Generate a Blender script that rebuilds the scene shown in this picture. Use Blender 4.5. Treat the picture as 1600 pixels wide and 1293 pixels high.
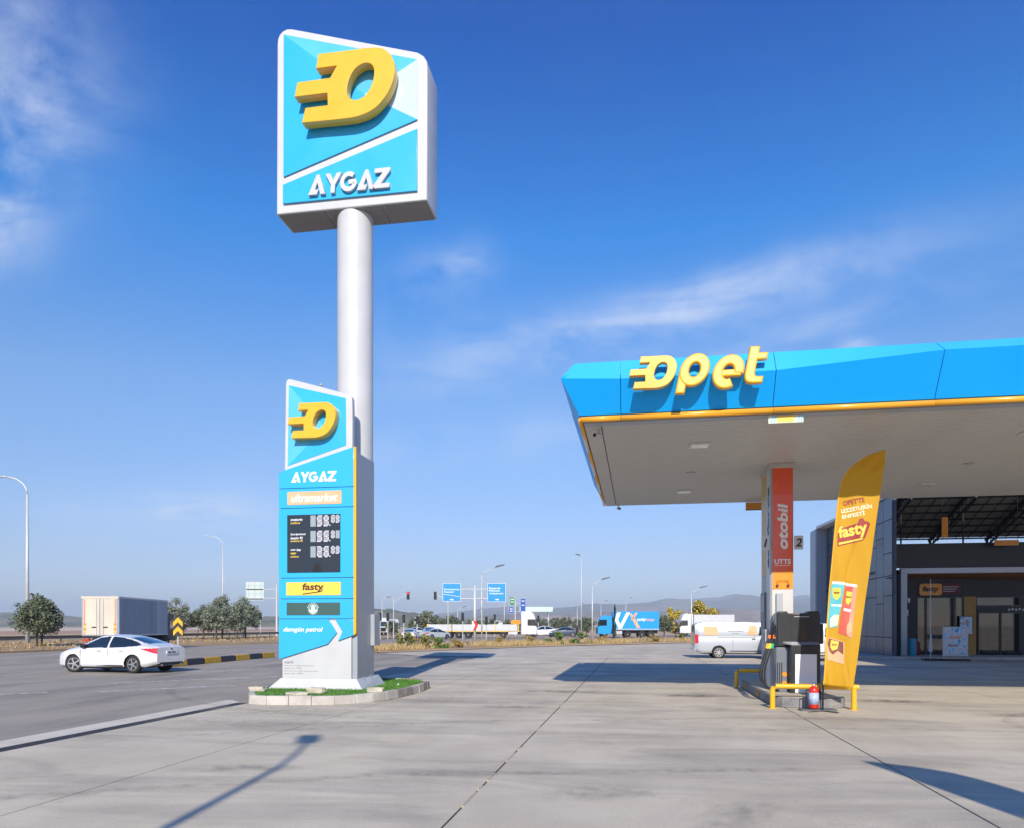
import bpy, bmesh, math, random
import numpy as np
from mathutils import Vector, Matrix
random.seed(7); R = math.radians
for o in list(bpy.data.objects): bpy.data.objects.remove(o)
scene = bpy.context.scene
C = scene.collection

# ------------------------------------------------------------------ camera
CAM_H = 1.7
HAZE = 0.00026
YAW = math.atan(198 / 1170.0)
cam = bpy.data.cameras.new('camera'); cam_ob = bpy.data.objects.new('camera', cam); C.objects.link(cam_ob)
cam_ob.location = (0, 0, CAM_H); cam_ob.rotation_euler = (R(90), 0, YAW)
cam.sensor_width = 36; cam.lens = 36 * 1170 / 1600.0
cam.shift_y = (977 - 646.5) / 1600.0
cam.clip_start = 0.1; cam.clip_end = 40000
scene.camera = cam_ob
scene.render.resolution_x = 1024; scene.render.resolution_y = 827
vs = scene.view_settings
vs.view_transform = 'Standard'; vs.look = 'None'; vs.exposure = 0.22; vs.gamma = 1; vs.use_curve_mapping = False

# ------------------------------------------------------------------ sky and sun
SUN_EL, SUN_AZ = R(30.4), R(7.5)            # the sun stands behind the camera, a little to the right
to_sun = Vector((math.sin(SUN_AZ) * math.cos(SUN_EL), -math.cos(SUN_AZ) * math.cos(SUN_EL), math.sin(SUN_EL)))
sun = bpy.data.lights.new('sun', 'SUN'); sun.energy = 5.0; sun.angle = R(0.53); sun.color = (1.0, 0.90, 0.77)
sun_ob = bpy.data.objects.new('sun', sun); C.objects.link(sun_ob)
sun_ob.location = to_sun * 60
sun_ob.rotation_euler = (-to_sun).to_track_quat('-Z', 'Y').to_euler()

world = bpy.data.worlds.new('World'); scene.world = world; world.use_nodes = True
wn = world.node_tree; nodes, links = wn.nodes, wn.links
for n in list(nodes): nodes.remove(n)
def wnode(t, **kw):
    n = nodes.new(t)
    for k, v in kw.items(): setattr(n, k, v)
    return n
def wmath(op, a, b=None, clamp=False):
    n = nodes.new('ShaderNodeMath'); n.operation = op; n.use_clamp = clamp
    for i, s in enumerate((a, b)):
        if s is None: continue
        if isinstance(s, (int, float)): n.inputs[i].default_value = s
        else: links.new(s, n.inputs[i])
    return n.outputs[0]
def wdot(vec, c):
    n = nodes.new('ShaderNodeVectorMath'); n.operation = 'DOT_PRODUCT'
    links.new(vec, n.inputs[0]); n.inputs[1].default_value = c
    return n.outputs['Value']
out = wnode('ShaderNodeOutputWorld'); bg = wnode('ShaderNodeBackground'); bg.inputs['Strength'].default_value = 0.095
sky = wnode('ShaderNodeTexSky'); sky.sky_type = 'NISHITA'; sky.sun_disc = False
sky.sun_elevation = SUN_EL; sky.sun_rotation = math.pi - SUN_AZ
sky.altitude = 600; sky.air_density = 1.0; sky.dust_density = 0.6; sky.ozone_density = 2.2
tc = wnode('ShaderNodeTexCoord'); D = tc.outputs['Generated']
sep = wnode('ShaderNodeSeparateXYZ'); links.new(D, sep.inputs[0])
# the air is very clear: deepen the blue with height, the same all round
tr_ = wnode('ShaderNodeValToRGB'); links.new(sep.outputs[2], tr_.inputs[0]); e_ = tr_.color_ramp.elements
e_[0].position = 0.0; e_[0].color = (0.46, 0.46, 0.56, 1); e_[1].position = 0.62; e_[1].color = (0.0, 0.33, 0.86, 1)
for p_, c_ in ((0.09, (0.44, 0.46, 0.58, 1)), (0.29, (0.44, 0.60, 0.76, 1)), (0.46, (0.08, 0.56, 0.98, 1))): k_ = e_.new(p_); k_.color = c_
hs = wnode('ShaderNodeMix', data_type='RGBA', blend_type='MULTIPLY'); hs.inputs['Factor'].default_value = 1.0
links.new(sky.outputs[0], hs.inputs['A']); links.new(tr_.outputs[0], hs.inputs['B'])
h2 = wnode('ShaderNodeVectorMath', operation='SCALE'); h2.inputs['Scale'].default_value = 2.0; links.new(hs.outputs['Result'], h2.inputs[0])
# thin cirrus: noise on the plane of the sky (direction divided by its height), gathered into a few wisps
zz = wmath('ADD', wmath('MAXIMUM', sep.outputs[2], 0.0), 0.12)
comb = wnode('ShaderNodeCombineXYZ')
links.new(wmath('DIVIDE', sep.outputs[0], zz), comb.inputs[0]); links.new(wmath('DIVIDE', sep.outputs[1], zz), comb.inputs[1])
mp = wnode('ShaderNodeMapping'); mp.inputs['Rotation'].default_value = (0, 0, R(24)); mp.inputs['Scale'].default_value = (1.0, 1.7, 1)
links.new(comb.outputs[0], mp.inputs[0])
def wnoise(vec, scale, detail, rough, dist=0.0):
    n = wnode('ShaderNodeTexNoise'); n.inputs['Scale'].default_value = scale; n.inputs['Detail'].default_value = detail
    n.inputs['Roughness'].default_value = rough; n.inputs['Distortion'].default_value = dist
    links.new(vec, n.inputs['Vector']); return n.outputs['Fac']
n_fine = wnoise(mp.outputs[0], 2.2, 8, 0.62, 0.7)
n_dir = wnoise(D, 9.0, 7, 0.6, 0.5)
n_mix = wmath('ADD', wmath('MULTIPLY', n_fine, 0.55), wmath('MULTIPLY', n_dir, 0.45))
fwd = Vector((-math.sin(YAW), math.cos(YAW), 0)); rgt = Vector((math.cos(YAW), math.sin(YAW), 0)); up = Vector((0, 0, 1))
total = None
# wisps as azimuth / height / half sizes / tilt / strength (angles as tangents about the direction the street runs)
for (ax, el, sx, sz, tilt, st) in [(-0.70, 0.70, 0.13, 0.09, 0.6, 1.15), (-0.70, 0.54, 0.05, 0.05, 0.2, 0.8), (-0.095, 0.468, 0.06, 0.03, 0.3, 0.55),
                              (0.21, 0.415, 0.25, 0.036, 0.26, 0.75), (0.45, 0.41, 0.17, 0.016, 0.30, 0.35), (0.46, 0.375, 0.02, 0.012, 0, 0.6),
                              (-0.42, 0.155, 0.13, 0.026, 0.02, 0.55), (-0.10, 0.37, 0.12, 0.05, 0.1, 0.22), (0.0, 0.25, 0.3, 0.03, 0.1, 0.2),
                              (1.6, 0.5, 0.5, 0.08, 0.2, 0.6), (-1.7, 0.45, 0.5, 0.09, 0.2, 0.6)]:
    c = (fwd + rgt * ax + up * el).normalized()
    r0 = (rgt - c * c.dot(rgt)).normalized(); u0 = c.cross(r0) * -1
    if u0.z < 0: u0 = -u0
    e1 = (r0 * math.cos(tilt) + u0 * math.sin(tilt)); e2 = (u0 * math.cos(tilt) - r0 * math.sin(tilt))
    k = 1 / math.sqrt(1 + ax * ax + el * el)
    sub = wnode('ShaderNodeVectorMath'); sub.operation = 'SUBTRACT'; links.new(D, sub.inputs[0]); sub.inputs[1].default_value = c
    a = wdot(sub.outputs[0], e1 / (sx * k)); b = wdot(sub.outputs[0], e2 / (sz * k))
    r2 = wmath('ADD', wmath('MULTIPLY', a, a), wmath('MULTIPLY', b, b))
    g = wmath('MULTIPLY', wmath('POWER', 2.718, wmath('MULTIPLY', r2, -1.0)), st)
    total = g if total is None else wmath('ADD', total, g)
ramp = wnode('ShaderNodeMapRange'); ramp.interpolation_type = 'SMOOTHSTEP'
links.new(n_mix, ramp.inputs['Value'])
ramp.inputs['From Min'].default_value = 0.34; ramp.inputs['From Max'].default_value = 0.66
cl = wmath('MULTIPLY', ramp.outputs[0], wmath('ADD', total, 0.01), True)
mx = wnode('ShaderNodeMix'); mx.data_type = 'RGBA'
links.new(cl, mx.inputs['Factor']); links.new(h2.outputs[0], mx.inputs['A']); mx.inputs['B'].default_value = (7.2, 7.9, 9.4, 1)
links.new(mx.outputs['Result'], bg.inputs['Color']); links.new(bg.outputs[0], out.inputs['Surface'])

# ------------------------------------------------------------------ materials
def lin(r, g, b): return tuple(((v / 255) / 12.92 if v / 255 <= 0.04045 else ((v / 255 + 0.055) / 1.055) ** 2.4) for v in (r, g, b))
MATS = {}
def M(name, col, rough=0.5, metal=0.0, var=0.0, scale=4.0, bump=0.0, bscale=60.0, coat=0.0, spec=0.5, stretch=None):
    if name in MATS: return MATS[name]
    m = bpy.data.materials.new(name); m.use_nodes = True; nt = m.node_tree; b = nt.nodes['Principled BSDF']
    b.inputs['Base Color'].default_value = (*col, 1); b.inputs['Roughness'].default_value = rough; b.inputs['Metallic'].default_value = metal
    b.inputs['Coat Weight'].default_value = coat; b.inputs['Specular IOR Level'].default_value = spec
    if var or bump:
        t = nt.nodes.new('ShaderNodeTexCoord'); vec = t.outputs['Object']
        if stretch:
            mpn = nt.nodes.new('ShaderNodeMapping'); mpn.inputs['Scale'].default_value = stretch; nt.links.new(vec, mpn.inputs[0]); vec = mpn.outputs[0]
    if var:
        n = nt.nodes.new('ShaderNodeTexNoise'); n.inputs['Scale'].default_value = scale; n.inputs['Detail'].default_value = 6; n.inputs['Roughness'].default_value = 0.6
        nt.links.new(vec, n.inputs['Vector'])
        r = nt.nodes.new('ShaderNodeValToRGB'); r.color_ramp.elements[0].position = 0.3; r.color_ramp.elements[1].position = 0.72
        r.color_ramp.elements[0].color = (*[c * (1 - var) for c in col], 1); r.color_ramp.elements[1].color = (*[min(1, c * (1 + var * 0.6)) for c in col], 1)
        nt.links.new(n.outputs['Fac'], r.inputs[0]); nt.links.new(r.outputs[0], b.inputs['Base Color'])
        mr = nt.nodes.new('ShaderNodeMapRange'); mr.inputs['To Min'].default_value = max(0, rough - 0.12); mr.inputs['To Max'].default_value = min(1, rough + 0.12)
        nt.links.new(n.outputs['Fac'], mr.inputs['Value']); nt.links.new(mr.outputs[0], b.inputs['Roughness'])
    if bump:
        n2 = nt.nodes.new('ShaderNodeTexNoise'); n2.inputs['Scale'].default_value = bscale; n2.inputs['Detail'].default_value = 4
        nt.links.new(vec, n2.inputs['Vector'])
        bp = nt.nodes.new('ShaderNodeBump'); bp.inputs['Strength'].default_value = bump; bp.inputs['Distance'].default_value = 0.02
        nt.links.new(n2.outputs['Fac'], bp.inputs['Height']); nt.links.new(bp.outputs[0], b.inputs['Normal'])
    MATS[name] = m; return m
def glass_mat(name, col, alpha_mix):
    m = bpy.data.materials.new(name); m.use_nodes = True; nt = m.node_tree
    for n in list(nt.nodes):
        if n.type != 'OUTPUT_MATERIAL': nt.nodes.remove(n)
    o = [n for n in nt.nodes if n.type == 'OUTPUT_MATERIAL'][0]
    g = nt.nodes.new('ShaderNodeBsdfGlossy'); g.inputs['Roughness'].default_value = 0.03
    t = nt.nodes.new('ShaderNodeBsdfTransparent'); t.inputs[0].default_value = (*col, 1)
    fr = nt.nodes.new('ShaderNodeFresnel'); fr.inputs[0].default_value = 1.52
    mxs = nt.nodes.new('ShaderNodeMixShader'); ad = nt.nodes.new('ShaderNodeMath'); ad.operation = 'ADD'; ad.inputs[1].default_value = alpha_mix
    nt.links.new(fr.outputs[0], ad.inputs[0]); nt.links.new(ad.outputs[0], mxs.inputs[0]); nt.links.new(t.outputs[0], mxs.inputs[1]); nt.links.new(g.outputs[0], mxs.inputs[2])
    nt.links.new(mxs.outputs[0], o.inputs[0]); MATS[name] = m; return m

def ground_mat(name, c0, c1, stain, stain_amt, fine=35.0, streak=(0.25, 0.9, 1), big=0.5, bump=0.25):
    m = bpy.data.materials.new(name); m.use_nodes = True; nt = m.node_tree; b = nt.nodes['Principled BSDF']; L = nt.links
    t = nt.nodes.new('ShaderNodeTexCoord')
    geo = nt.nodes.new('ShaderNodeNewGeometry'); P = geo.outputs['Position']
    def noise(scale, detail, st=None, dist=0.0):
        n = nt.nodes.new('ShaderNodeTexNoise'); n.inputs['Scale'].default_value = scale; n.inputs['Detail'].default_value = detail; n.inputs['Distortion'].default_value = dist
        n.inputs['Roughness'].default_value = 0.62
        if st:
            mpn = nt.nodes.new('ShaderNodeMapping'); mpn.inputs['Scale'].default_value = st; L.new(P, mpn.inputs[0]); L.new(mpn.outputs[0], n.inputs['Vector'])
        else: L.new(P, n.inputs['Vector'])
        return n.outputs['Fac']
    def rampn(f, p0, p1, a, bcol):
        r = nt.nodes.new('ShaderNodeValToRGB'); e = r.color_ramp.elements; e[0].position = p0; e[1].position = p1; e[0].color = (*a, 1); e[1].color = (*bcol, 1); L.new(f, r.inputs[0]); return r.outputs[0]
    def mix(fac, a, bb, mode='MIX'):
        n = nt.nodes.new('ShaderNodeMix'); n.data_type = 'RGBA'; n.blend_type = mode
        for s, v in ((n.inputs['Factor'], fac), (n.inputs['A'], a), (n.inputs['B'], bb)):
            if isinstance(v, (int, float)): s.default_value = v
            elif isinstance(v, tuple): s.default_value = (*v, 1)
            else: L.new(v, s)
        return n.outputs['Result']
    base = rampn(noise(big, 7), 0.3, 0.7, c0, c1)
    st = rampn(noise(0.9, 8, streak, 0.8), 0.47, 0.72, (0, 0, 0), (1, 1, 1))
    base = mix(st, base, mix(stain_amt, base, stain))
    base = mix(0.5, base, rampn(noise(0.35, 9, (1.0, 0.3, 1), 1.5), 0.33, 0.67, (0.40, 0.40, 0.42), (0.61, 0.60, 0.58)), 'OVERLAY')
    base = mix(0.5, base, rampn(noise(fine, 5), 0.2, 0.8, (0.36, 0.36, 0.36), (0.63, 0.63, 0.63)), 'OVERLAY')
    spk = rampn(noise(7.0, 2), 0.70, 0.76, (0, 0, 0), (1, 1, 1)); base = mix(spk, base, mix(0.25, base, (0.08, 0.08, 0.08)))
    L.new(base, b.inputs['Base Color']); b.inputs['Roughness'].default_value = 0.85; b.inputs['Specular IOR Level'].default_value = 0.3
    bp = nt.nodes.new('ShaderNodeBump'); bp.inputs['Strength'].default_value = bump; bp.inputs['Distance'].default_value = 0.01
    L.new(noise(fine * 1.6, 6), bp.inputs['Height']); L.new(bp.outputs[0], b.inputs['Normal'])
    MATS[name] = m; return m

m_concrete = ground_mat('concrete', (0.47, 0.415, 0.315), (0.62, 0.555, 0.435), (0.22, 0.205, 0.185), 0.62)
m_concrete2 = ground_mat('concrete_pale', (0.52, 0.47, 0.39), (0.62, 0.57, 0.49), (0.32, 0.30, 0.26), 0.35)
m_asphalt = ground_mat('asphalt', (0.28, 0.248, 0.20), (0.37, 0.328, 0.27), (0.16, 0.152, 0.14), 0.65, streak=(0.9, 0.12, 1), big=0.25)
m_earth = ground_mat('earth', (0.40, 0.28, 0.19), (0.52, 0.39, 0.28), (0.45, 0.36, 0.19), 0.6, fine=3.0, streak=(0.02, 0.05, 1), big=0.02, bump=0.5)
m_verge = ground_mat('verge_soil', (0.31, 0.20, 0.11), (0.42, 0.29, 0.16), (0.36, 0.28, 0.12), 0.7, fine=8.0, streak=(0.2, 0.3, 1), big=0.2, bump=0.6)
m_kerb = ground_mat('kerb_stone', (0.42, 0.39, 0.34), (0.55, 0.52, 0.47), (0.28, 0.25, 0.22), 0.5, big=2.0, streak=(2, 2, 2))
m_island = ground_mat('painted_kerb_grey', (0.13, 0.135, 0.15), (0.26, 0.26, 0.27), (0.38, 0.36, 0.33), 0.7, big=3.0, streak=(3, 3, 6))
m_joint = M('joint_dirt', (0.075, 0.07, 0.065), 0.95, var=0.4, scale=8)
m_grate = M('grate_iron', (0.06, 0.06, 0.065), 0.6, 0.6, var=0.4, scale=9)
CY = lin(58, 190, 240); BLU = lin(20, 160, 236)
m_blue = M('sign_blue', (0.03, 0.42, 0.78), 0.3, var=0.02, scale=0.8, coat=0.2)
m_fascia = M('fascia_blue', (0.004, 0.37, 0.92), 0.42, var=0.04, scale=0.6, spec=0.25)
m_yel = M('logo_yellow', (0.82, 0.445, 0.018), 0.3, coat=0.3, var=0.04, scale=3)
m_trim = M('trim_orange', (0.78, 0.36, 0.012), 0.3, coat=0.4)
m_white = M('white_metal', (0.55, 0.555, 0.56), 0.4, var=0.06, scale=1.5, coat=0.1)
m_whitep = M('white_print', (0.8, 0.8, 0.8), 0.5)
m_greym = M('grey_metal', (0.36, 0.39, 0.43), 0.4, 0.1, var=0.08, scale=1.5)
m_dark = M('dark_panel', (0.022, 0.03, 0.042), 0.25, coat=0.2)
m_black = M('black_plastic', (0.012, 0.013, 0.015), 0.42, var=0.2, scale=6)
m_blackt = M('black_print', (0.02, 0.02, 0.02), 0.5)
m_steel = M('galvanised_steel', (0.5, 0.52, 0.53), 0.45, 0.35, var=0.15, scale=3)
m_seam = M('panel_seam', (0.01, 0.05, 0.09), 0.6)
m_rubber = M('rubber', (0.025, 0.025, 0.026), 0.85, var=0.3, scale=12)
m_soffit = M('soffit_white', (0.50, 0.49, 0.46), 0.45, var=0.08, scale=0.5)
m_brown = M('brown_print', (0.11, 0.025, 0.012), 0.5)

# ------------------------------------------------------------------ builders
class B:
    def __init__(s): s.v = []; s.f = []
    def add(s, vs_, fs):
        n = len(s.v); s.v += [tuple(p) for p in vs_]; s.f += [tuple(i + n for i in q) for q in fs]; return s
    def box(s, x0, x1, y0, y1, z0, z1, T=None):
        p = [(x, y, z) for z in (z0, z1) for y in (y0, y1) for x in (x0, x1)]
        if T: p = [tuple(T @ Vector(q)) for q in p]
        return s.add(p, [(0, 2, 3, 1), (4, 5, 7, 6), (0, 1, 5, 4), (2, 6, 7, 3), (0, 4, 6, 2), (1, 3, 7, 5)])
    def prism(s, pts, a0, a1, axis='y', T=None):
        n = len(pts)
        if axis == 'y': f = lambda p, a: (p[0], a, p[1])
        elif axis == 'x': f = lambda p, a: (a, p[0], p[1])
        else: f = lambda p, a: (p[0], p[1], a)
        v = [f(p, a0) for p in pts] + [f(p, a1) for p in pts]
        if T: v = [tuple(T @ Vector(q)) for q in v]
        return s.add(v, [tuple(range(n)), tuple(range(2 * n - 1, n - 1, -1))] + [(i, (i + 1) % n, n + (i + 1) % n, n + i) for i in range(n)])
    def tube(s, path, r, n=8, caps=True):
        path = [Vector(p) for p in path]; m = len(path); rr = r if isinstance(r, (list, tuple)) else [r] * m
        vs_ = []; ref = None
        for i, p in enumerate(path):
            d = (path[min(i + 1, m - 1)] - path[max(i - 1, 0)]).normalized()
            a = Vector((0, 0, 1)) if abs(d.z) < 0.9 else Vector((1, 0, 0))
            if ref is not None and abs(ref.dot(d)) < 0.95: a = ref
            u = d.cross(a).normalized(); w = d.cross(u).normalized(); ref = w.cross(u) if False else a
            for k in range(n):
                t = 2 * math.pi * k / n; vs_.append(p + (u * math.cos(t) + w * math.sin(t)) * rr[i])
        fs = [(i * n + k, i * n + (k + 1) % n, (i + 1) * n + (k + 1) % n, (i + 1) * n + k) for i in range(m - 1) for k in range(n)]
        if caps: fs += [tuple(range(n - 1, -1, -1)), tuple(range((m - 1) * n, m * n))]
        return s.add(vs_, fs)
    def lathe(s, prof, n=16, c=(0, 0, 0), axis='z'):
        vs_ = []
        for r, h in prof:
            for k in range(n):
                t = 2 * math.pi * k / n; a, b_ = r * math.cos(t), r * math.sin(t)
                q = (a, b_, h) if axis == 'z' else ((a, h, b_) if axis == 'y' else (h, a, b_))
                vs_.append((q[0] + c[0], q[1] + c[1], q[2] + c[2]))
        m = len(prof)
        fs = [(i * n + k, i * n + (k + 1) % n, (i + 1) * n + (k + 1) % n, (i + 1) * n + k) for i in range(m - 1) for k in range(n)]
        fs += [tuple(range(n - 1, -1, -1)), tuple(range((m - 1) * n, m * n))]
        return s.add(vs_, fs)
    def mesh(s, name, smooth=False, recalc=True):
        me = bpy.data.meshes.new(name); me.from_pydata(s.v, [], s.f)
        if recalc:
            bm = bmesh.new(); bm.from_mesh(me); bmesh.ops.recalc_face_normals(bm, faces=bm.faces); bm.to_mesh(me); bm.free()
        if smooth:
            me.polygons.foreach_set('use_smooth', [True] * len(me.polygons))
        return me
    def obj(s, name, mat, parent=None, smooth=False, bevel=0.0, loc=None, rz=0.0, recalc=True, kind=None):
        me = s.mesh(name, smooth, recalc); me.materials.append(mat)
        return link(name, me, parent, bevel, loc, rz, smooth, kind)
def link(name, me, parent=None, bevel=0.0, loc=None, rz=0.0, smooth=False, kind=None):
    o = bpy.data.objects.new(name, me); C.objects.link(o)
    if parent: o.parent = parent
    if loc: o.location = loc
    if rz: o.rotation_euler = (0, 0, rz)
    if bevel:
        b = o.modifiers.new('bevel', 'BEVEL'); b.width = bevel; b.segments = 2; b.limit_method = 'ANGLE'; b.angle_limit = R(40)
        b.harden_normals = False
    if smooth and me:
        try: me.shade_smooth_by_angle = None
        except Exception: pass
        for e in ():
            pass
    if kind: o['kind'] = kind
    return o
def smooth_angle(o, ang=40):
    me = o.data; bm = bmesh.new(); bm.from_mesh(me)
    for f in bm.faces: f.smooth = True
    for e in bm.edges:
        e.smooth = not (len(e.link_faces) == 2 and e.calc_face_angle(0) > R(ang))
    bm.to_mesh(me); bm.free(); return o
def thing(name, label, cat, loc=(0, 0, 0), rz=0.0, group=None):
    o = bpy.data.objects.new(name, None); C.objects.link(o); o.location = loc; o.rotation_euler = (0, 0, rz)
    o.empty_display_size = 0.2; return tag(o, label, cat, group)
def tag(o, label, cat, group=None):
    o['label'] = label; o['category'] = cat
    if group: o['group'] = group
    return o
def struct(o): o['kind'] = 'structure'; return o
def copy_tree(o, loc=None, rz=None, parent=None, swap=None):
    c = o.copy(); C.objects.link(c); c.parent = parent
    if parent: c.matrix_parent_inverse = o.matrix_parent_inverse.copy()
    if loc is not None: c.location = loc
    if rz is not None: c.rotation_euler = (0, 0, rz)
    if swap and c.type == 'MESH' and len(c.material_slots) and c.material_slots[0].material in swap:
        m = swap[c.material_slots[0].material]; c.material_slots[0].link = 'OBJECT'; c.material_slots[0].material = m
    for ch in [x for x in bpy.data.objects if x.parent == o]: copy_tree(ch, None, None, c, swap)
    return c
KIDS = {}
# flat shapes with holes and lettering: a 2-D curve turned into a solid, standing in the XZ plane and facing -Y
def place(me, loc, rz=0.0, s=(1, 1), vert=False):
    cr, sr = math.cos(rz), math.sin(rz)
    for v in me.vertices:
        x, y, z = v.co.x * s[0], v.co.y * s[1], v.co.z
        if vert: x, y = -y, x
        X, Y, Z = x, -z, y
        v.co = (X * cr - Y * sr + loc[0], X * sr + Y * cr + loc[1], Z + loc[2])
    me.update(); return me
def shape_mesh(loops, depth, bevel=0.0):
    cu = bpy.data.curves.new('shape', 'CURVE'); cu.dimensions = '2D'; cu.fill_mode = 'BOTH'; cu.extrude = max(0.0005, depth / 2 - bevel); cu.bevel_depth = bevel; cu.bevel_resolution = 2; cu.offset = -bevel
    for lp in loops:
        sp = cu.splines.new('POLY'); sp.points.add(len(lp) - 1)
        for p, q in zip(sp.points, lp): p.co = (q[0], q[1], 0, 1)
        sp.use_cyclic_u = True
    ob = bpy.data.objects.new('shape', cu); me = bpy.data.meshes.new_from_object(ob)
    bpy.data.objects.remove(ob); bpy.data.curves.remove(cu); return me
def shape(name, loops, depth, mat, parent, loc, rz=0.0, bevel=0.0, s=(1, 1), vert=False):
    me = place(shape_mesh(loops, depth, bevel), loc, rz, s, vert); me.name = name; me.materials.clear(); me.materials.append(mat)
    o = link(name, me, parent)
    return smooth_angle(o, 35) if bevel else o
def text(name, body, mat, parent, loc, w=None, h=None, rz=0.0, shear=0.0, bold=0.0, depth=0.004, vert=False, spacing=1.0):
    cu = bpy.data.curves.new('text', 'FONT'); cu.body = body; cu.size = 1; cu.shear = shear; cu.offset = bold; cu.extrude = 0.5; cu.space_character = spacing; cu.resolution_u = 4
    ob = bpy.data.objects.new('text', cu); me = bpy.data.meshes.new_from_object(ob); bpy.data.objects.remove(ob); bpy.data.curves.remove(cu)
    xs = [v.co.x for v in me.vertices]; ys = [v.co.y for v in me.vertices]
    x0, x1, y0, y1 = min(xs), max(xs), min(ys), max(ys)
    sx = w / (x1 - x0) if w else None; sy = h / (y1 - y0) if h else None
    sx = sx or sy; sy = sy or sx
    for v in me.vertices: v.co = (v.co.x - (x0 + x1) / 2, v.co.y - (y0 + y1) / 2, v.co.z * depth)
    place(me, loc, rz, (sx, sy), vert); me.name = name; me.materials.append(mat)
    return link(name, me, parent)
def rrect(x0, x1, z0, z1, r, n=4):
    p = []
    for cx, cz, a in ((x1 - r, z1 - r, 0), (x0 + r, z1 - r, 90), (x0 + r, z0 + r, 180), (x1 - r, z0 + r, 270)):
        for k in range(n + 1):
            t = R(a + 90 * k / n); p.append((cx + r * math.cos(t), cz + r * math.sin(t)))
    return p
def smooth_closed(pts, it=2):
    for _ in range(it):
        q = []
        for i in range(len(pts)):
            a, b_ = pts[i], pts[(i + 1) % len(pts)]
            q += [(a[0] * .75 + b_[0] * .25, a[1] * .75 + b_[1] * .25), (a[0] * .25 + b_[0] * .75, a[1] * .25 + b_[1] * .75)]
        pts = q
    return pts
def stroke(path, w, closed=False):
    P_ = [Vector(p) for p in path]; n = len(P_); l, r = [], []
    for i in range(n):
        if closed: a, b_ = P_[i - 1], P_[(i + 1) % n]
        else: a, b_ = P_[max(0, i - 1)], P_[min(n - 1, i + 1)]
        d = (b_ - a).normalized(); nn = Vector((-d.y, d.x)) * w / 2
        l.append(tuple(P_[i] + nn)); r.append(tuple(P_[i] - nn))
    return [l, r] if closed else [l + r[::-1]]
def arc(cx, cy, rx, ry, a0, a1, n=20): return [(cx + rx * math.cos(R(a0 + (a1 - a0) * k / n)), cy + ry * math.sin(R(a0 + (a1 - a0) * k / n))) for k in range(n + 1)]
def sheared(loops, k): return [[(x + k * y, y) for x, y in lp] for lp in loops]
#--8<-- PART2
# ------------------------------------------------------------------ ground, roads, forecourt
def sheet(name, poly, z, mat, parent=None, thick=0.0):
    b = B()
    if thick: b.prism(poly, z - thick, z, 'z')
    else: b.add([(x, y, z) for x, y in poly], [tuple(range(len(poly)))])
    return b.obj(name, mat, parent)
g = B(); N = 12; S = 9000
g.add([(-S + 2 * S * i / N, -S + 2 * S * j / N, -0.10) for j in range(N + 1) for i in range(N + 1)],
      [(j * (N + 1) + i, j * (N + 1) + i + 1, (j + 1) * (N + 1) + i + 1, (j + 1) * (N + 1) + i) for j in range(N) for i in range(N)])
struct(g.obj('ground', m_earth))
struct(sheet('road', [(-40, -60), (-40, 42), (-38.9, 58.5), (-35.5, 70), (-33, 90), (-32, 112), (-10, 124), (30, 132), (90, 142), (90, 120), (40, 104), (26, 92), (26, -60)], -0.034, m_asphalt))
far_as = M('far_asphalt', (0.10, 0.10, 0.105), 0.9, var=0.2, scale=0.2)
struct(sheet('far_road', [(-140, 70), (-75, 82), (-60, 128), (-45, 175), (-42, 175), (-56, 126), (-69, 80.5), (-140, 61)], -0.06, far_as))
fc = struct(sheet('forecourt', [(-8.52, -14), (26, -14), (26, 41.5), (-8.52, 41.5)], -0.022, m_joint))
slab_x = [-8.50, -5.64, -1.64, 3.0, 8.4, 13.2, 18.6, 25.9]
for i in range(len(slab_x) - 1):
    g_ = 0.011
    B().box(slab_x[i] + g_, slab_x[i + 1] - g_, -13.9, 41.4, -0.020, 0).obj('concrete_slab', m_concrete, fc, bevel=0.006)
# pale filler left in the middle joint
fil = M('joint_filler', (0.45, 0.40, 0.28), 0.9, var=0.4, scale=30)
for (y0, y1) in ((6.9, 7.5), (8.1, 8.5), (9.3, 9.9), (10.2, 10.35), (7.62, 7.8), (12.2, 12.5), (16, 16.6)):
    B().box(-1.647 - 0.007, -1.633 + 0.007, y0, y1, -0.02, 0.003).obj('joint_filler', fil, fc)
struct(sheet('concrete_edge', [(-9.22, -14), (-8.80, -14), (-8.80, 15.5), (-9.2, 15.9), (-9.35, 15.9)], -0.004, m_concrete2))
dr = struct(sheet('drainage_channel', [(-8.80, -14), (-8.51, -14), (-8.51, 15.25), (-8.80, 15.6)], -0.03, m_joint))
gb = B()
for k in range(9): gb.box(-0.12, 0.12, k * 0.055, k * 0.055 + 0.03, -0.018, 0)
gb.box(-0.135, -0.12, 0, 0.49, -0.018, 0).box(0.12, 0.135, 0, 0.49, -0.018, 0)
gm = gb.mesh('drain_grate'); gm.materials.append(m_grate)
for k in range(24): link('drain_grate', gm, dr, loc=(-8.655, 3.4 + k * 0.5, -0.006))
struct(sheet('concrete_apron', [(-16.2, 45.4), (-8.0, 60.8), (5.2, 77.4), (12.4, 82.3), (12.4, 57.2), (10.5, 57.2), (10.5, 41.45), (-8.5, 41.45), (-12.5, 41.45)], -0.012, m_concrete))
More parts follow.
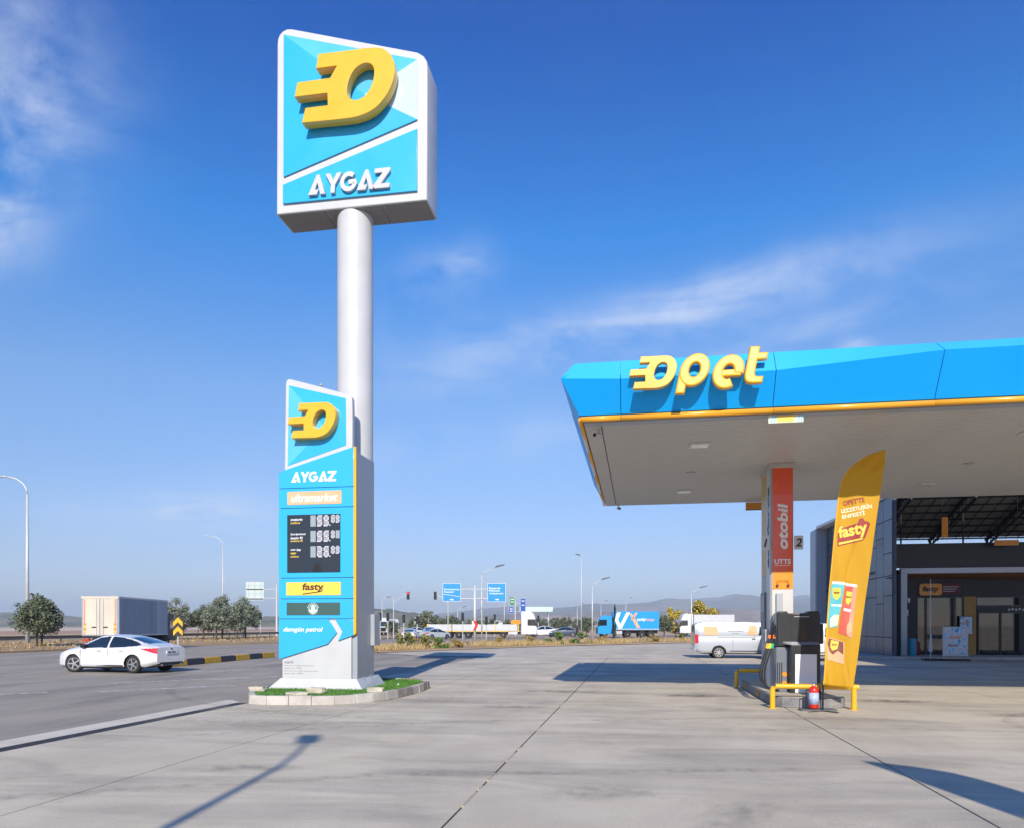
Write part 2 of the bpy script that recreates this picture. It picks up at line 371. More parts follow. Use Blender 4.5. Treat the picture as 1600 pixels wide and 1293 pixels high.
# worn tyre tracks and lane dashes
def mark_mat(name, col, lo, hi, amt):
    m = bpy.data.materials.new(name); m.use_nodes = True; nt = m.node_tree; b = nt.nodes['Principled BSDF']; b.inputs['Base Color'].default_value = (*col, 1); b.inputs['Roughness'].default_value = 0.85
    geo = nt.nodes.new('ShaderNodeNewGeometry'); n = nt.nodes.new('ShaderNodeTexNoise'); n.inputs['Scale'].default_value = 5; n.inputs['Detail'].default_value = 8; n.inputs['Roughness'].default_value = 0.7
    nt.links.new(geo.outputs['Position'], n.inputs['Vector'])
    mr = nt.nodes.new('ShaderNodeMapRange'); mr.inputs['From Min'].default_value = lo; mr.inputs['From Max'].default_value = hi; mr.inputs['To Max'].default_value = amt
    nt.links.new(n.outputs['Fac'], mr.inputs['Value']); nt.links.new(mr.outputs[0], b.inputs['Alpha']); return m
m_worn = mark_mat('worn_white_paint', (0.72, 0.72, 0.69), 0.34, 0.56, 0.85)
m_track = mark_mat('tyre_dust', (0.62, 0.58, 0.5), 0.45, 0.75, 0.30)
m_skid = mark_mat('tyre_rubber', (0.08, 0.08, 0.085), 0.42, 0.75, 0.30)
def ribbon(pts, w, z):
    b = B(); n = len(pts); vs_ = []
    for i, p in enumerate(pts):
        a = Vector(pts[max(0, i - 1)]); c = Vector(pts[min(n - 1, i + 1)]); d = (c - a).normalized(); nn = Vector((-d.y, d.x)) * w / 2
        q = Vector(p); vs_ += [(q.x + nn.x, q.y + nn.y, z), (q.x - nn.x, q.y - nn.y, z)]
    return b.add(vs_, [(2 * i, 2 * i + 1, 2 * i + 3, 2 * i + 2) for i in range(n - 1)])
def arc2(cx, cy, r, a0, a1, n=24): return arc(cx, cy, r, r, a0, a1, n)
for i, (pts, w, m) in enumerate([(arc2(2.2, 14.5, 8.6, 262, 318), 0.26, m_track), (arc2(3.9, 12.6, 6.2, 225, 300), 0.24, m_track), (arc2(-9, 2, 12.4, 10, 55), 0.24, m_track), (arc2(-2, -6, 17, 40, 75), 0.22, m_track),
                    ([(0.4, 11.2), (1.4, 12.6), (2.1, 14.2)], 0.09, m_track), (arc2(9.5, 13.5, 3.2, 130, 250), 0.22, m_skid), (arc2(5, 4, 9.2, 60, 110), 0.2, m_skid), (arc2(-3, 24, 11, 195, 260), 0.2, m_skid),
                    ([(-7, 10.5), (-3, 13), (1, 14)], 0.22, m_skid), ([(-7, 6), (-3, 8.1), (2, 9.3)], 0.22, m_skid), ([(-5, 21), (0, 20.4), (6, 21)], 0.3, m_skid), ([(-4, 16.3), (0, 16), (4, 15.2)], 0.2, m_skid)]):
    ribbon(pts, w, 0.0035 + 0.0012 * i).obj('tyre_mark', m, fc)
def stain(x, y, rx, ry, rz, col, amt, nm, z):
    m = mark_mat('stain_%d' % int(1000 * z), col, 0.36, 0.66, amt); nt = m.node_tree; b = nt.nodes['Principled BSDF']; src = b.inputs['Alpha'].links[0].from_socket
    t = nt.nodes.new('ShaderNodeTexCoord'); ln = nt.nodes.new('ShaderNodeVectorMath'); ln.operation = 'LENGTH'; nt.links.new(t.outputs['Object'], ln.inputs[0])
    mr = nt.nodes.new('ShaderNodeMapRange'); mr.interpolation_type = 'SMOOTHSTEP'; mr.inputs['From Min'].default_value = 0.15; mr.inputs['From Max'].default_value = 1.0; mr.inputs['To Min'].default_value = 1.0; mr.inputs['To Max'].default_value = 0.0
    nt.links.new(ln.outputs['Value'], mr.inputs['Value']); mu = nt.nodes.new('ShaderNodeMath'); mu.operation = 'MULTIPLY'; nt.links.new(src, mu.inputs[0]); nt.links.new(mr.outputs[0], mu.inputs[1]); nt.links.new(mu.outputs[0], b.inputs['Alpha'])
    o = B().add([(math.cos(R(15 * k)), math.sin(R(15 * k)), 0) for k in range(24)], [tuple(range(24))]).obj(nm, m, fc, loc=(x, y, z), rz=rz); o.scale = (rx, ry, 1)
zs_ = 0.020
for (x, y, rx, ry, rz_, col, amt, nm) in [(1.3, 18.6, 1.3, .5, .1, (.06, .055, .05), .75, 'oil_stain'), (5.6, 18.0, 1.5, .55, -.1, (.06, .055, .05), .7, 'oil_stain'), (7.2, 15.6, 1.3, .4, .2, (.07, .065, .06), .6, 'oil_stain'), (-2.6, 15.4, 1.2, .35, 0, (.08, .075, .07), .5, 'oil_stain'),
                       (-.4, 7.6, .9, .5, .4, (.12, .115, .11), .3, 'oil_stain'), (.9, 6.9, 1.2, .4, 1.1, (.12, .115, .11), .3, 'oil_stain'), (-4.6, 8.2, 1.1, .35, .2, (.10, .095, .09), .45, 'oil_stain'), (-2.2, 19.2, 2.2, .45, 0, (.09, .085, .08), .5, 'oil_stain'),
                       (-6.9, 14.1, 2.6, .9, .05, (.66, .58, .44), .6, 'dust_patch'), (-6.5, 12.3, 3.0, .9, .1, (.62, .55, .43), .45, 'dust_patch'), (3.4, 14.6, 2.2, .9, .1, (.64, .57, .44), .55, 'dust_patch'), (4.3, 7.4, 2.0, .6, .5, (.62, .57, .46), .45, 'dust_patch'), (-4.7, 17.2, 1.0, 2.4, .1, (.62, .55, .43), .45, 'dust_patch')]:
    stain(x, y, rx, ry, rz_, col, amt, nm, zs_); zs_ += .0012
mk = struct(B().add([(-30, 17.99, -0.029), (-29.9, 17.99, -0.029), (-29.9, 18.09, -0.029), (-30, 18.09, -0.029)], [(0, 1, 2, 3)]).obj('road_markings', m_worn))
for (a, b_) in (((-17.1, 15.0), (-15.2, 17.3)), ((-14.0, 17.6), (-11.6, 20.2)), ((-15.6, 20.2), (-13.1, 23.4)), ((-16.7, 25.6), (-12.9, 30.6)), ((-13.6, 22.0), (-11.9, 24.6)), ((-12, 26.5), (-9.6, 30)), ((-13.6, 31), (-11.6, 34.6)),
                ((-22.5, 17), (-19.6, 20)), ((-24, 24), (-21.4, 20.6)), ((-24.5, 30), (-24.5, 36)), ((-24.5, 42), (-24.5, 48)), ((-30, 26), (-30, 33)), ((-30, 40), (-30, 47)), ((-30, 54), (-29, 61)), ((-34.8, 10), (-34.8, 60))):
    ribbon([a, b_], 0.19, -0.029).obj('lane_dash', m_worn, mk)
for k in range(3): ribbon([(-3 + k * 0.1, 43), (-2.2 + k * 0.1, 58)], 0.05, -0.029).obj('lane_dash', m_worn, mk)

# stubble and ploughed fields on the plain
for nm, c_, q in (('stubble_field', (.55, .42, .20), [(58, -1000), (120, -1000), (120, 500), (58, 120)]), ('ploughed_field', (.42, .25, .16), [(122, -1500), (210, -1500), (210, 700), (122, 200)]), ('pale_field', (.60, .47, .36), [(214, -2000), (420, -2000), (420, 1200), (214, 600)]),
                  ('stubble_field', (.52, .42, .24), [(425, -2500), (640, -2500), (640, 1800), (425, 900)]), ('brown_field', (.45, .31, .22), [(650, -3000), (1100, -3000), (1100, 2400), (650, 1500)])):
    # strips parallel to the far road, set out from the left verge (distance west, start and end north)
    off = {58: 66}.get(q[0][0], q[0][0]); zf = -.095 + .004 * (q[0][0] > 200)
    struct(sheet(nm, [(-a_, b_) for a_, b_ in ((off, q[0][1]), (q[1][0], q[1][1]), (q[2][0], q[2][1]), (off, q[3][1]))], zf, M('field_%d' % off, c_, .95, var=.25, scale=.05, stretch=(1, .2, 1))))

# dry verge between the station and the main road, with its kerb
verge_near = [(-16.6, 45.8), (-8.3, 61.6), (5, 78.4), (24.2, 91.8), (60, 113)]
verge_far = [(60, 122), (9, 107), (-7.8, 96), (-17.3, 85), (-19.7, 71.4), (-20.8, 57.6), (-19.5, 50)]
vg = struct(sheet('verge', verge_near + verge_far, 0.10, m_verge, thick=0.2))
vk = struct(ribbon(verge_near, 0.9, 0.02).obj('verge_gravel', m_concrete2))
lv = struct(sheet('verge_bank', [(-40.2, -20), (-40.2, 42), (-39.1, 58.5), (-35.7, 70), (-33.4, 90), (-32, 112), (-45, 118), (-56, 108), (-66, 78), (-90, 50), (-90, -20)], 0.06, m_verge, thick=0.16))
# striped median kerb
mdn = struct(sheet('median', [(-21.0, 29.0), (-19.85, 28.7), (-19.9, 33), (-20.2, 39.0), (-20.6, 39.4), (-21.6, 34)], 0.12, m_verge, thick=0.15))
m_kyel = M('kerb_yellow', (0.62, 0.36, 0.02), 0.7, var=0.25, scale=6, bump=0.2)
m_kblk = M('kerb_black', (0.035, 0.04, 0.05), 0.7, var=0.4, scale=6, bump=0.2)
nb = 7
for k in range(nb):
    t0, t1 = k / nb, (k + 1) / nb - 0.004
    x0, x1 = -19.45 - 0.55 * t0, -19.45 - 0.55 * t1; y0, y1 = 28.6 + 10.4 * t0, 28.6 + 10.4 * t1
    b = B(); b.add([(x0, y0, -0.03), (x1, y1, -0.03), (x1 - 0.25, y1, -0.03), (x0 - 0.25, y0, -0.03), (x0 - 0.03, y0, 0.24), (x1 - 0.03, y1, 0.24), (x1 - 0.25, y1, 0.24), (x0 - 0.25, y0, 0.24)],
                   [(0, 1, 2, 3), (4, 5, 6, 7), (0, 1, 5, 4), (1, 2, 6, 5), (2, 3, 7, 6), (3, 0, 4, 7)])
    b.obj('kerb_block', m_kblk if k % 2 else m_kyel, mdn, bevel=0.02)

# ------------------------------------------------------------------ hills
def hill_mat(name, a, b_, c, scale):
    m = bpy.data.materials.new(name); m.use_nodes = True; nt = m.node_tree; bs = nt.nodes['Principled BSDF']; bs.inputs['Roughness'].default_value = 0.95; bs.inputs['Specular IOR Level'].default_value = 0.1
    geo = nt.nodes.new('ShaderNodeNewGeometry')
    n = nt.nodes.new('ShaderNodeTexNoise'); n.inputs['Scale'].default_value = scale; n.inputs['Detail'].default_value = 9; n.inputs['Roughness'].default_value = 0.65
    nt.links.new(geo.outputs['Position'], n.inputs['Vector'])
    r = nt.nodes.new('ShaderNodeValToRGB'); e = r.color_ramp.elements; e[0].position = 0.36; e[0].color = (*a, 1); e[1].position = 0.64; e[1].color = (*c, 1)
    k = e.new(0.5); k.color = (*b_, 1)
    nt.links.new(n.outputs['Fac'], r.inputs[0]); nt.links.new(r.outputs[0], bs.inputs['Base Color']); return m
def to_world(d, lat): return (-math.sin(YAW) * d + math.cos(YAW) * lat, math.cos(YAW) * d + math.sin(YAW) * lat)
def hill(name, d, prof, mat, depth, seed, rough=0.12):
    rnd = np.random.RandomState(seed); n = 220; lats = np.linspace(prof[0][0], prof[-1][0], n)
    hs_ = np.interp(lats, [p[0] for p in prof], [p[1] for p in prof])
    k = np.ones(9) / 9; hs_ = np.convolve(np.pad(hs_, 4, 'edge'), k, 'valid')
    w = np.zeros(n)
    for o_ in range(1, 7): w += np.sin(lats / (lats[-1] - lats[0]) * 6.28 * (2.3 ** o_) + rnd.rand() * 6.28) / (1.7 ** o_)
    hs_ = hs_ * (1 + rough * w * 0.5); rows = 14; v = []; f = []
    for j in range(rows + 1):
        t = j / rows
        for i in range(n):
            # rises from the plain to the crest at t = 0.6, then falls away
            q = math.sin(min(1, t / 0.6) * math.pi / 2) if t <= 0.6 else math.cos((t - 0.6) / 0.4 * math.pi / 2)
            wob = 1 + 0.22 * math.sin(i * 0.37 + j * 1.3 + seed) * (1 - abs(t - 0.6) / 0.6) * (0 if abs(t - 0.6) < 0.05 else 1) * 0.6
            dd = d + (t - 0.6) * depth
            X, Y = to_world(dd, lats[i] * dd / d); v.append((X, Y, hs_[i] * q * wob - 0.3))
    f = [(j * n + i, j * n + i + 1, (j + 1) * n + i + 1, (j + 1) * n + i) for j in range(rows) for i in range(n - 1)]
    return struct(B().add(v, f).obj(name, mat, smooth=True))
mh_g = hill_mat('hill_scrub', (0.06, 0.08, 0.035), (0.15, 0.14, 0.07), (0.26, 0.21, 0.13), 0.01)
mh_t = hill_mat('hill_dry', (0.08, 0.09, 0.05), (0.27, 0.20, 0.14), (0.42, 0.30, 0.24), 0.006)
mh_b = hill_mat('mountain', (0.09, 0.10, 0.07), (0.17, 0.16, 0.12), (0.26, 0.22, 0.17), 0.002)
def px(d, pts): return [((x - 800) * d / 1170.0, (977 - y) * d / 1170.0) for x, y in pts]
hill('hill_wooded', 1900, px(1900, [(-900, 966), (-300, 958), (0, 955), (60, 956), (125, 962), (190, 967), (300, 969)]), mh_g, 700, 3, 0.08)
hill('hill_low', 1500, px(1500, [(300, 972), (380, 964), (430, 961), (520, 952), (590, 949), (630, 954), (690, 963), (740, 968), (800, 972)]), mh_g, 700, 5, 0.08)
hill('hill_tan', 2600, px(2600, [(600, 974), (700, 966), (800, 957), (880, 958), (960, 955), (1030, 955), (1110, 951), (1180, 949), (1260, 955), (1400, 958), (1800, 962)]), mh_t, 900, 8, 0.05)
hill('mountain', 4300, px(4300, [(560, 975), (680, 960), (760, 948), (850, 950), (920, 946), (1000, 941), (1060, 936), (1100, 936), (1125, 940), (1150, 933), (1200, 931), (1270, 936), (1400, 940), (1700, 935), (2100, 950)]), mh_b, 1400, 11, 0.05)
hill('mountain_far', 5400, px(5400, [(820, 970), (950, 947), (1050, 938), (1110, 931), (1150, 931), (1210, 932), (1300, 936), (1500, 942), (1900, 938), (2200, 950)]), mh_b, 1800, 17, 0.04)
tb = B()
for k in range(150):
    d = random.uniform(1500, 2300); lat = (random.uniform(880, 1250) - 800) * d / 1170; X, Y = to_world(d, lat); s_ = random.uniform(3, 7); z0 = (d - 1500) / 2600 * 34 - 1
    tb.box(X - s_, X + s_, Y - s_, Y + s_, z0 - 6, z0 + s_ * random.uniform(.9, 1.6))
o = tb.obj('far_village', M('village_wall', (0.55, 0.48, 0.42), 0.9)); o['kind'] = 'stuff'; o['label'] = 'small pale houses scattered on the far plain below the mountains'

# ------------------------------------------------------------------ pylon island
isl = thing('kerbed_island', 'kidney shaped grass island with pale kerbstones under the tall sign', 'island')
ctrl = [(-8.45, 15.15), (-8.15, 14.90), (-7.2, 14.98), (-6.3, 15.2), (-5.75, 16.0), (-5.5, 17.4), (-5.5, 19.2), (-5.75, 20.3), (-6.6, 20.9), (-8.2, 20.9), (-9.1, 20.2), (-9.35, 18.6), (-9.15, 16.6)]
outl = smooth_closed(ctrl, 2)
per = [Vector(p) for p in outl]
segs = []; L_ = 0.0; cum = [0.0]
for i in range(len(per)): L_ += (per[(i + 1) % len(per)] - per[i]).length; cum.append(L_)
def along(s):
    s = s % L_
    for i in range(len(per)):
        if s <= cum[i + 1]:
            t = (s - cum[i]) / (cum[i + 1] - cum[i]); return per[i].lerp(per[(i + 1) % len(per)], t)
cen = Vector((-7.35, 18.0)); nk = int(L_ / 0.48); ks = L_ / nk
kvar = [m_kerb, M('kerb_brown', (0.30, 0.26, 0.23), 0.85, var=0.3, scale=5, bump=0.3), M('kerb_pale', (0.55, 0.52, 0.47), 0.85, var=0.2, scale=5, bump=0.3)]
for k in range(nk):
    a, c = along(k * ks + 0.006), along((k + 1) * ks - 0.006); d = (c - a).normalized(); nn = Vector((-d.y, d.x))
    if nn.dot(cen - a) < 0: nn = -nn
    j = random.uniform(-0.008, 0.008); h_ = 0.2 + random.uniform(-0.006, 0.006)
    pts = [a + nn * j, c + nn * j, c + nn * (0.15 + j), a + nn * (0.15 + j)]
    b = B(); b.add([(p.x, p.y, 0.0) for p in pts] + [(p.x + (nn.x * 0.02 if q < 2 else 0), p.y + (nn.y * 0.02 if q < 2 else 0), h_) for q, p in enumerate(pts)], [(0, 1, 2, 3), (4, 5, 6, 7), (0, 1, 5, 4), (1, 2, 6, 5), (2, 3, 7, 6), (3, 0, 4, 7)])
    b.obj('kerbstone', kvar[0 if random.random() < .6 else (2 if a.y < 16.3 else 1)], isl, bevel=0.012)
inner = [tuple(p + (cen - p).normalized() * 0.13) for p in per]
B().prism(inner, 0.02, 0.165, 'z').obj('turf', M('turf_base', (0.05, 0.13, 0.02), 0.9, var=0.4, scale=5), isl)
def inside(p, poly):
    r = False; n = len(poly)
    for i in range(n):
        a, b_ = poly[i], poly[(i + 1) % n]
        if (a[1] > p[1]) != (b_[1] > p[1]) and p[0] < (b_[0] - a[0]) * (p[1] - a[1]) / (b_[1] - a[1]) + a[0]: r = not r
    return r
gr = B(); n_b = 0
while n_b < 15000:
    x, y = random.uniform(-9.3, -5.5), random.uniform(14.9, 20.9)
    if not inside((x, y), inner): continue
    if -8.9 < x < -6.7 and 17.4 < y < 18.7: continue
    h_ = random.uniform(0.02, 0.055); a = random.uniform(0, 6.28); w_ = 0.006; lx, ly = random.uniform(-.025, .025), random.uniform(-.025, .025)
    gr.add([(x - w_ * math.cos(a), y - w_ * math.sin(a), .16), (x + w_ * math.cos(a), y + w_ * math.sin(a), .16), (x + lx, y + ly, .165 + h_)], [(0, 1, 2)]); n_b += 1
gr.obj('grass_blades', M('turf_green', (0.10, 0.26, 0.025), 0.6, var=0.5, scale=3), isl, recalc=False, kind='stuff')
m_rubble = M('rubble', (0.55, 0.50, 0.40), 0.9, var=0.25, scale=7, bump=0.4)
def rubble(x, y, z, sx, sy, sz, rz, label):
    b = B().box(-sx, sx, -sy, sy, 0, sz); me = b.mesh('rubble'); bm = bmesh.new(); bm.from_mesh(me)
    bmesh.ops.subdivide_edges(bm, edges=bm.edges, cuts=2, use_grid_fill=True)
    for v in bm.verts: v.co += Vector((random.uniform(-1, 1) * sx * .13, random.uniform(-1, 1) * sy * .13, random.uniform(-1, 1) * sz * .13 if v.co.z > .01 else 0))
    bm.to_mesh(me); bm.free(); me.materials.append(m_rubble)
    tag(link('broken_block', me, None, loc=(x, y, z), rz=rz), label, 'stone block', 'broken blocks lying on the grass island')
rubble(-8.83, 16.35, .17, .17, .1, .1, .1, 'broken pale block at the far left corner of the grass island')
rubble(-7.42, 15.50, .17, .23, .13, .07, .3, 'flat sandy rubble lump on the front kerb of the grass island')
rubble(-7.25, 16.1, .17, .20, .1, .12, -.1, 'whitish broken block on the grass before the sign foot')
rubble(-5.98, 16.45, .17, .17, .1, .11, .2, 'cream broken block at the right bend of the grass island')
m_peb = M('white_pebble', (0.7, 0.68, 0.62), .9)
for x, y in ((-6.3, 17.0), (-6.1, 18.5)):
    tag(B().lathe([(0.0, 0), (.03, .01), (.035, .025), (.015, .045), (0.001, .05)], 7).obj('pebble', m_peb, loc=(x, y, .17)), 'tiny white pebble on the green turf right of the sign foot', 'pebble', 'white pebbles on the turf')

# ------------------------------------------------------------------ tall pylon sign
EMB = [(-7.84, 15.87), (-6.95, 15.86), (-6.58, 15.86), (-6.3, 15.84), (-6.12, 15.77), (-5.96, 15.62), (-5.87, 15.41), (-5.86, 15.19), (-5.91, 14.97), (-6.01, 14.74), (-6.14, 14.56), (-6.3, 14.4), (-6.49, 14.29), (-6.72, 14.22), (-6.95, 14.19),
       (-7.37, 14.19), (-8.27, 14.21), (-8.18, 14.57), (-7.59, 14.57), (-7.6, 14.88), (-8.47, 14.88), (-8.39, 15.23), (-7.53, 15.24), (-7.35, 15.52), (-7.9, 15.52)]
HOL = [(-6.63, 15.51), (-6.46, 15.46), (-6.38, 15.32), (-6.4, 15.08), (-6.49, 14.84), (-6.65, 14.66), (-6.86, 14.6), (-7.02, 14.66), (-7.1, 14.8), (-7.09, 14.98), (-7.01, 15.22), (-6.86, 15.42)]
EMB = [(x + 7.165, z - 15.03) for x, z in EMB]; HOL = smooth_closed([(x + 7.165, z - 15.03) for x, z in HOL], 2)
head, tail = EMB[:15], EMB[15:]
def chaikin_open(p, it=2):
    for _ in range(it):
        q = [p[0]]
        for i in range(len(p) - 1):
            a, b_ = p[i], p[i + 1]; q += [(a[0] * .75 + b_[0] * .25, a[1] * .75 + b_[1] * .25), (a[0] * .25 + b_[0] * .75, a[1] * .25 + b_[1] * .75)]
        p = q + [p[-1]]
    return p
EMB = chaikin_open(head) + tail
AYG = {'A': ([[(0, 0), (.46, 1), (.62, 1), (1.02, 0), (.74, 0), (.52, .60), (.385, .24), (.60, .24), (.52, 0)]], 0.98),
       'Y': ([[(0, 1), (.28, 1), (.48, .64), (.68, 1), (.96, 1), (.60, .40), (.60, 0), (.36, 0), (.36, .40)]], 0.90),
       'Z': ([[(.02, 1), (.92, 1), (.92, .84), (.40, .22), (.92, .22), (.92, 0), (-.02, 0), (-.02, .17), (.50, .78), (.02, .78)]], 0.95),
       'G': (stroke(arc(.5, .5, .39, .39, 48, 358, 26) + [(.5, .47)], .23), 1.0)}
def aygaz(parent, loc, w, h, depth, mat):
    x = 0; parts = []
    for ch in 'AYGAZ':
        lp, adv = AYG[ch]; parts.append([[(p[0] + x, p[1]) for p in l] for l in lp]); x += adv
    k = w / x
    for lp in parts:
        shape('letter', [[(p[0] * k - w / 2, p[1] * h - h / 2) for p in l] for l in sheared(lp, .06)], depth, mat, parent, loc)
def facets(parent, poly, ys, mat, apex, ya, thick=0.03):
    # a blue panel folded to a low pyramid: one piece for each facet
    n = len(poly); ps = []
    for i in range(n):
        a, c = poly[i], poly[(i + 1) % n]
        b = B().add([(a[0], ys, a[1]), (c[0], ys, c[1]), (apex[0], ya, apex[1]), (a[0], ys + thick, a[1]), (c[0], ys + thick, c[1]), (apex[0], ys + thick, apex[1])],
                    [(0, 1, 2), (5, 4, 3), (0, 3, 4, 1), (1, 4, 5, 2), (2, 5, 3, 0)])
        b.obj('sign_facet', mat[i % len(mat)], parent)
py = thing('pylon_sign', 'tall roadside sign pylon with white pole, big blue head sign and price totem', 'sign', (0, 0, 0))
B().lathe([(.455, .1), (.455, 12.3)], 40, (-7.22, 18.40, 0)).obj('pole', m_white, py, smooth=True)
smooth_angle(bpy.data.objects['pole'])
hd = shape('head_sign', [[(-9.15, 12.22), (-5.16, 12.22), (-5.15, 15.50), (-5.17, 15.66), (-5.25, 15.79), (-5.36, 15.87), (-5.43, 15.91), (-8.72, 16.92), (-8.86, 16.94), (-8.98, 16.90), (-9.07, 16.82), (-9.12, 16.70), (-9.13, 16.6)]], 0.94, m_white, py, (0, 18.38, 0), bevel=0.03)
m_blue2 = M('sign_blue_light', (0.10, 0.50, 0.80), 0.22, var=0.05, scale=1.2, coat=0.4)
m_blue_sheen = M('sign_blue_painted_sheen', (0.52, 0.68, 0.80), 0.18, coat=0.6)  # reflection on the head sign's right facet, painted in as a paler blue
facets(hd, [(-8.94, 13.14), (-5.40, 14.21), (-5.40, 15.69), (-8.93, 16.77)], 17.865, [m_blue, m_blue_sheen, m_blue2, m_blue], (-6.75, 14.95), 17.815, 0.035)
shape('lower_panel', [[(-8.95, 12.45), (-5.40, 12.44), (-5.40, 13.97), (-8.95, 12.93)]], .05, m_blue, hd, (0, 17.875, 0), bevel=.008)
shape('emblem', [EMB, HOL], .26, m_yel, hd, (-7.165, 17.64, 15.03), bevel=.012)
aygaz(hd, (-7.15, 17.80, 12.79), 2.15, .49, .07, m_white)
for x0, x1 in ((-9.10, -7.90), (-7.88, -6.38), (-6.36, -5.20)):
    B().box(x0, x1, 17.97, 18.80, 12.200, 12.2185).obj('underside_plate', M('underside_grey', (.22, .21, .20), .5, var=.1), hd)
for x in (-7.95, -7.80, -6.47, -6.29):
    for y in (18.02, 18.2, 18.6, 18.75): B().lathe([(.018, 0), (.018, .012)], 6, (x, y, 12.195)).obj('bolt', m_greym, hd)
# price totem wrapped round the pole
tt = B().box(-8.63, -6.745, 17.32, 18.50, .42, 5.93).obj('totem_body', m_greym, py, bevel=.015)
B().add([(-8.99, 17.16, .165), (-6.56, 17.16, .165), (-6.62, 19.0, .165), (-8.85, 19.05, .165), (-8.70, 17.26, .42), (-6.74, 17.26, .42), (-6.735, 18.80, .42), (-8.68, 18.80, .42)],
        [(0, 1, 2, 3), (4, 5, 6, 7), (0, 1, 5, 4), (1, 2, 6, 5), (2, 3, 7, 6), (3, 0, 4, 7)]).obj('plinth', m_white, tt)
shape('front_plate', [[(-8.655, .42), (-6.87, .42), (-6.87, 5.95), (-8.655, 5.45)]], .06, m_white, tt, (0, 17.285, 0))
shape('top_plate', [smooth_closed([(-8.61, 5.46), (-8.61, 5.47), (-8.58, 7.55), (-8.58, 7.67), (-8.54, 7.77), (-8.42, 7.755), (-7.0, 7.325), (-6.88, 7.27), (-6.855, 7.15), (-6.855, 5.9), (-6.855, 5.88)], 1)], .16, m_white, tt, (0, 17.36, 0), bevel=.008)
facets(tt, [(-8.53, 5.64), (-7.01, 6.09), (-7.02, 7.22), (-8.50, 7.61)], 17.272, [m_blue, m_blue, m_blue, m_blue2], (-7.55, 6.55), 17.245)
shape('emblem', [EMB, HOL], .26, m_yel, tt, (-7.80, 17.16, 6.665), bevel=.02, s=(.475, .505))
B().tube([(-7.72, 17.4, 7.5), (-7.72, 17.4, 7.66)], .012, 6).obj('sensor_stem', m_steel, tt); B().lathe([(.045, 0), (.045, .02)], 10, (-7.72, 17.4, 7.6)).obj('sensor', m_steel, tt)
shape('blue_panel', [[(-8.73, 5.075), (-6.80, 5.075), (-6.80, 6.03), (-6.86, 6.01), (-8.62, 5.51), (-8.73, 5.45)]], .07, m_blue, tt, (0, 17.24, 0), bevel=.006)
aygaz(tt, (-7.82, 17.20, 5.335), 1.17, .25, .012, m_whitep)
pans = {}
for nm, z0, z1 in (('shop_panel', 4.59, 5.06), ('price_panel', 2.88, 4.575), ('snack_panel', 2.37, 2.865), ('coffee_panel', 1.88, 2.355)):
    pans[nm] = B().box(-8.73, -6.80, 17.205, 17.275, z0, z1).obj(nm, m_blue, tt, bevel=.006)
shape('name_panel', [[(-8.73, .88), (-7.46, 1.26), (-7.23, 1.53), (-7.44, 1.865), (-8.73, 1.865)]], .07, m_blue, tt, (0, 17.24, 0), bevel=.006)
shape('corner_panel', [[(-7.19, 1.34), (-6.80, 1.48), (-6.80, 1.865), (-7.27, 1.865), (-7.08, 1.57)]], .07, m_blue, tt, (0, 17.24, 0), bevel=.006)
B().prism([(-6.798, 1.475), (-6.738, 1.52), (-6.738, 6.03), (-6.798, 6.03)], 17.21, 17.30, 'y').obj('yellow_edge', m_yel, tt)
B().box(-8.69, -6.84, 17.262, 17.278, 1.8, 5.3).obj('panel_seam', m_seam, tt)
Yt = 17.20
shape('name_plate', [rrect(-8.5, -7.1, 4.665, 4.985, .02)], .008, M('faded_orange', (0.78, 0.44, 0.24), .5, var=.06), tt, (0, Yt, 0))
text('lettering', 'ultramarket', m_whitep, tt, (-7.80, Yt - .007, 4.825), 1.2, .20, shear=.25, bold=.02)
ds = B().box(-8.5, -7.13, 17.185, 17.204, 3.01, 4.415).obj('price_display', m_dark, tt)
m_dig = M('digit_white', (0.55, 0.54, 0.58), .5); m_dim = M('digit_dim', (0.28, 0.34, 0.36), .5); m_digbg = M('digit_back', (0.30, 0.32, 0.37), .5)
SEG = {'0': 'abcdef', '1': 'bc', '2': 'abged', '3': 'abgcd', '4': 'fgbc', '5': 'afgcd', '6': 'afgedc', '8': 'abcdefg', '9': 'abfgcd', ' ': ''}
def digit(ch, x, z, w, h, yy, faint=False):
    B().box(x, x + w, yy, yy + .006, z, z + h).obj('digit_back', m_dim if faint else m_digbg, ds)
    if faint: return
    t = .030 * w / .14; g_ = {'a': (0, w, h - t, h), 'd': (0, w, 0, t), 'g': (0, w, h / 2 - t / 2, h / 2 + t / 2), 'b': (w - t, w, h / 2, h), 'c': (w - t, w, 0, h / 2), 'f': (0, t, h / 2, h), 'e': (0, t, 0, h / 2)}
    b = B()
    for s_ in SEG[ch]:
        a = g_[s_]; b.box(x + a[0], x + a[1], yy - .006, yy - .0005 - .0004 * 'abcdefg'.index(s_), z + a[2], z + a[3])
    b.obj('digit', m_dig, ds)
for row, (z, s_) in enumerate(((4.12, '59.69'), (3.745, '55.81'), (3.37, '26.89'))):
    yy = 17.178
    digit(' ', -7.89, z, .135, .27, yy, True)
    digit(s_[0], -7.72, z, .135, .27, yy); digit(s_[1], -7.55, z, .135, .27, yy)
    B().box(-7.41, -7.375, yy, yy + .006, z + .01, z + .04).obj('decimal_point', m_dig, ds)
    digit(s_[3], -7.36, z + .08, .10, .19, yy); digit(s_[4], -7.24, z + .08, .10, .19, yy, s_[4] == '1')
m_yelt = M('yellow_print', (.8, .55, .06), .5)
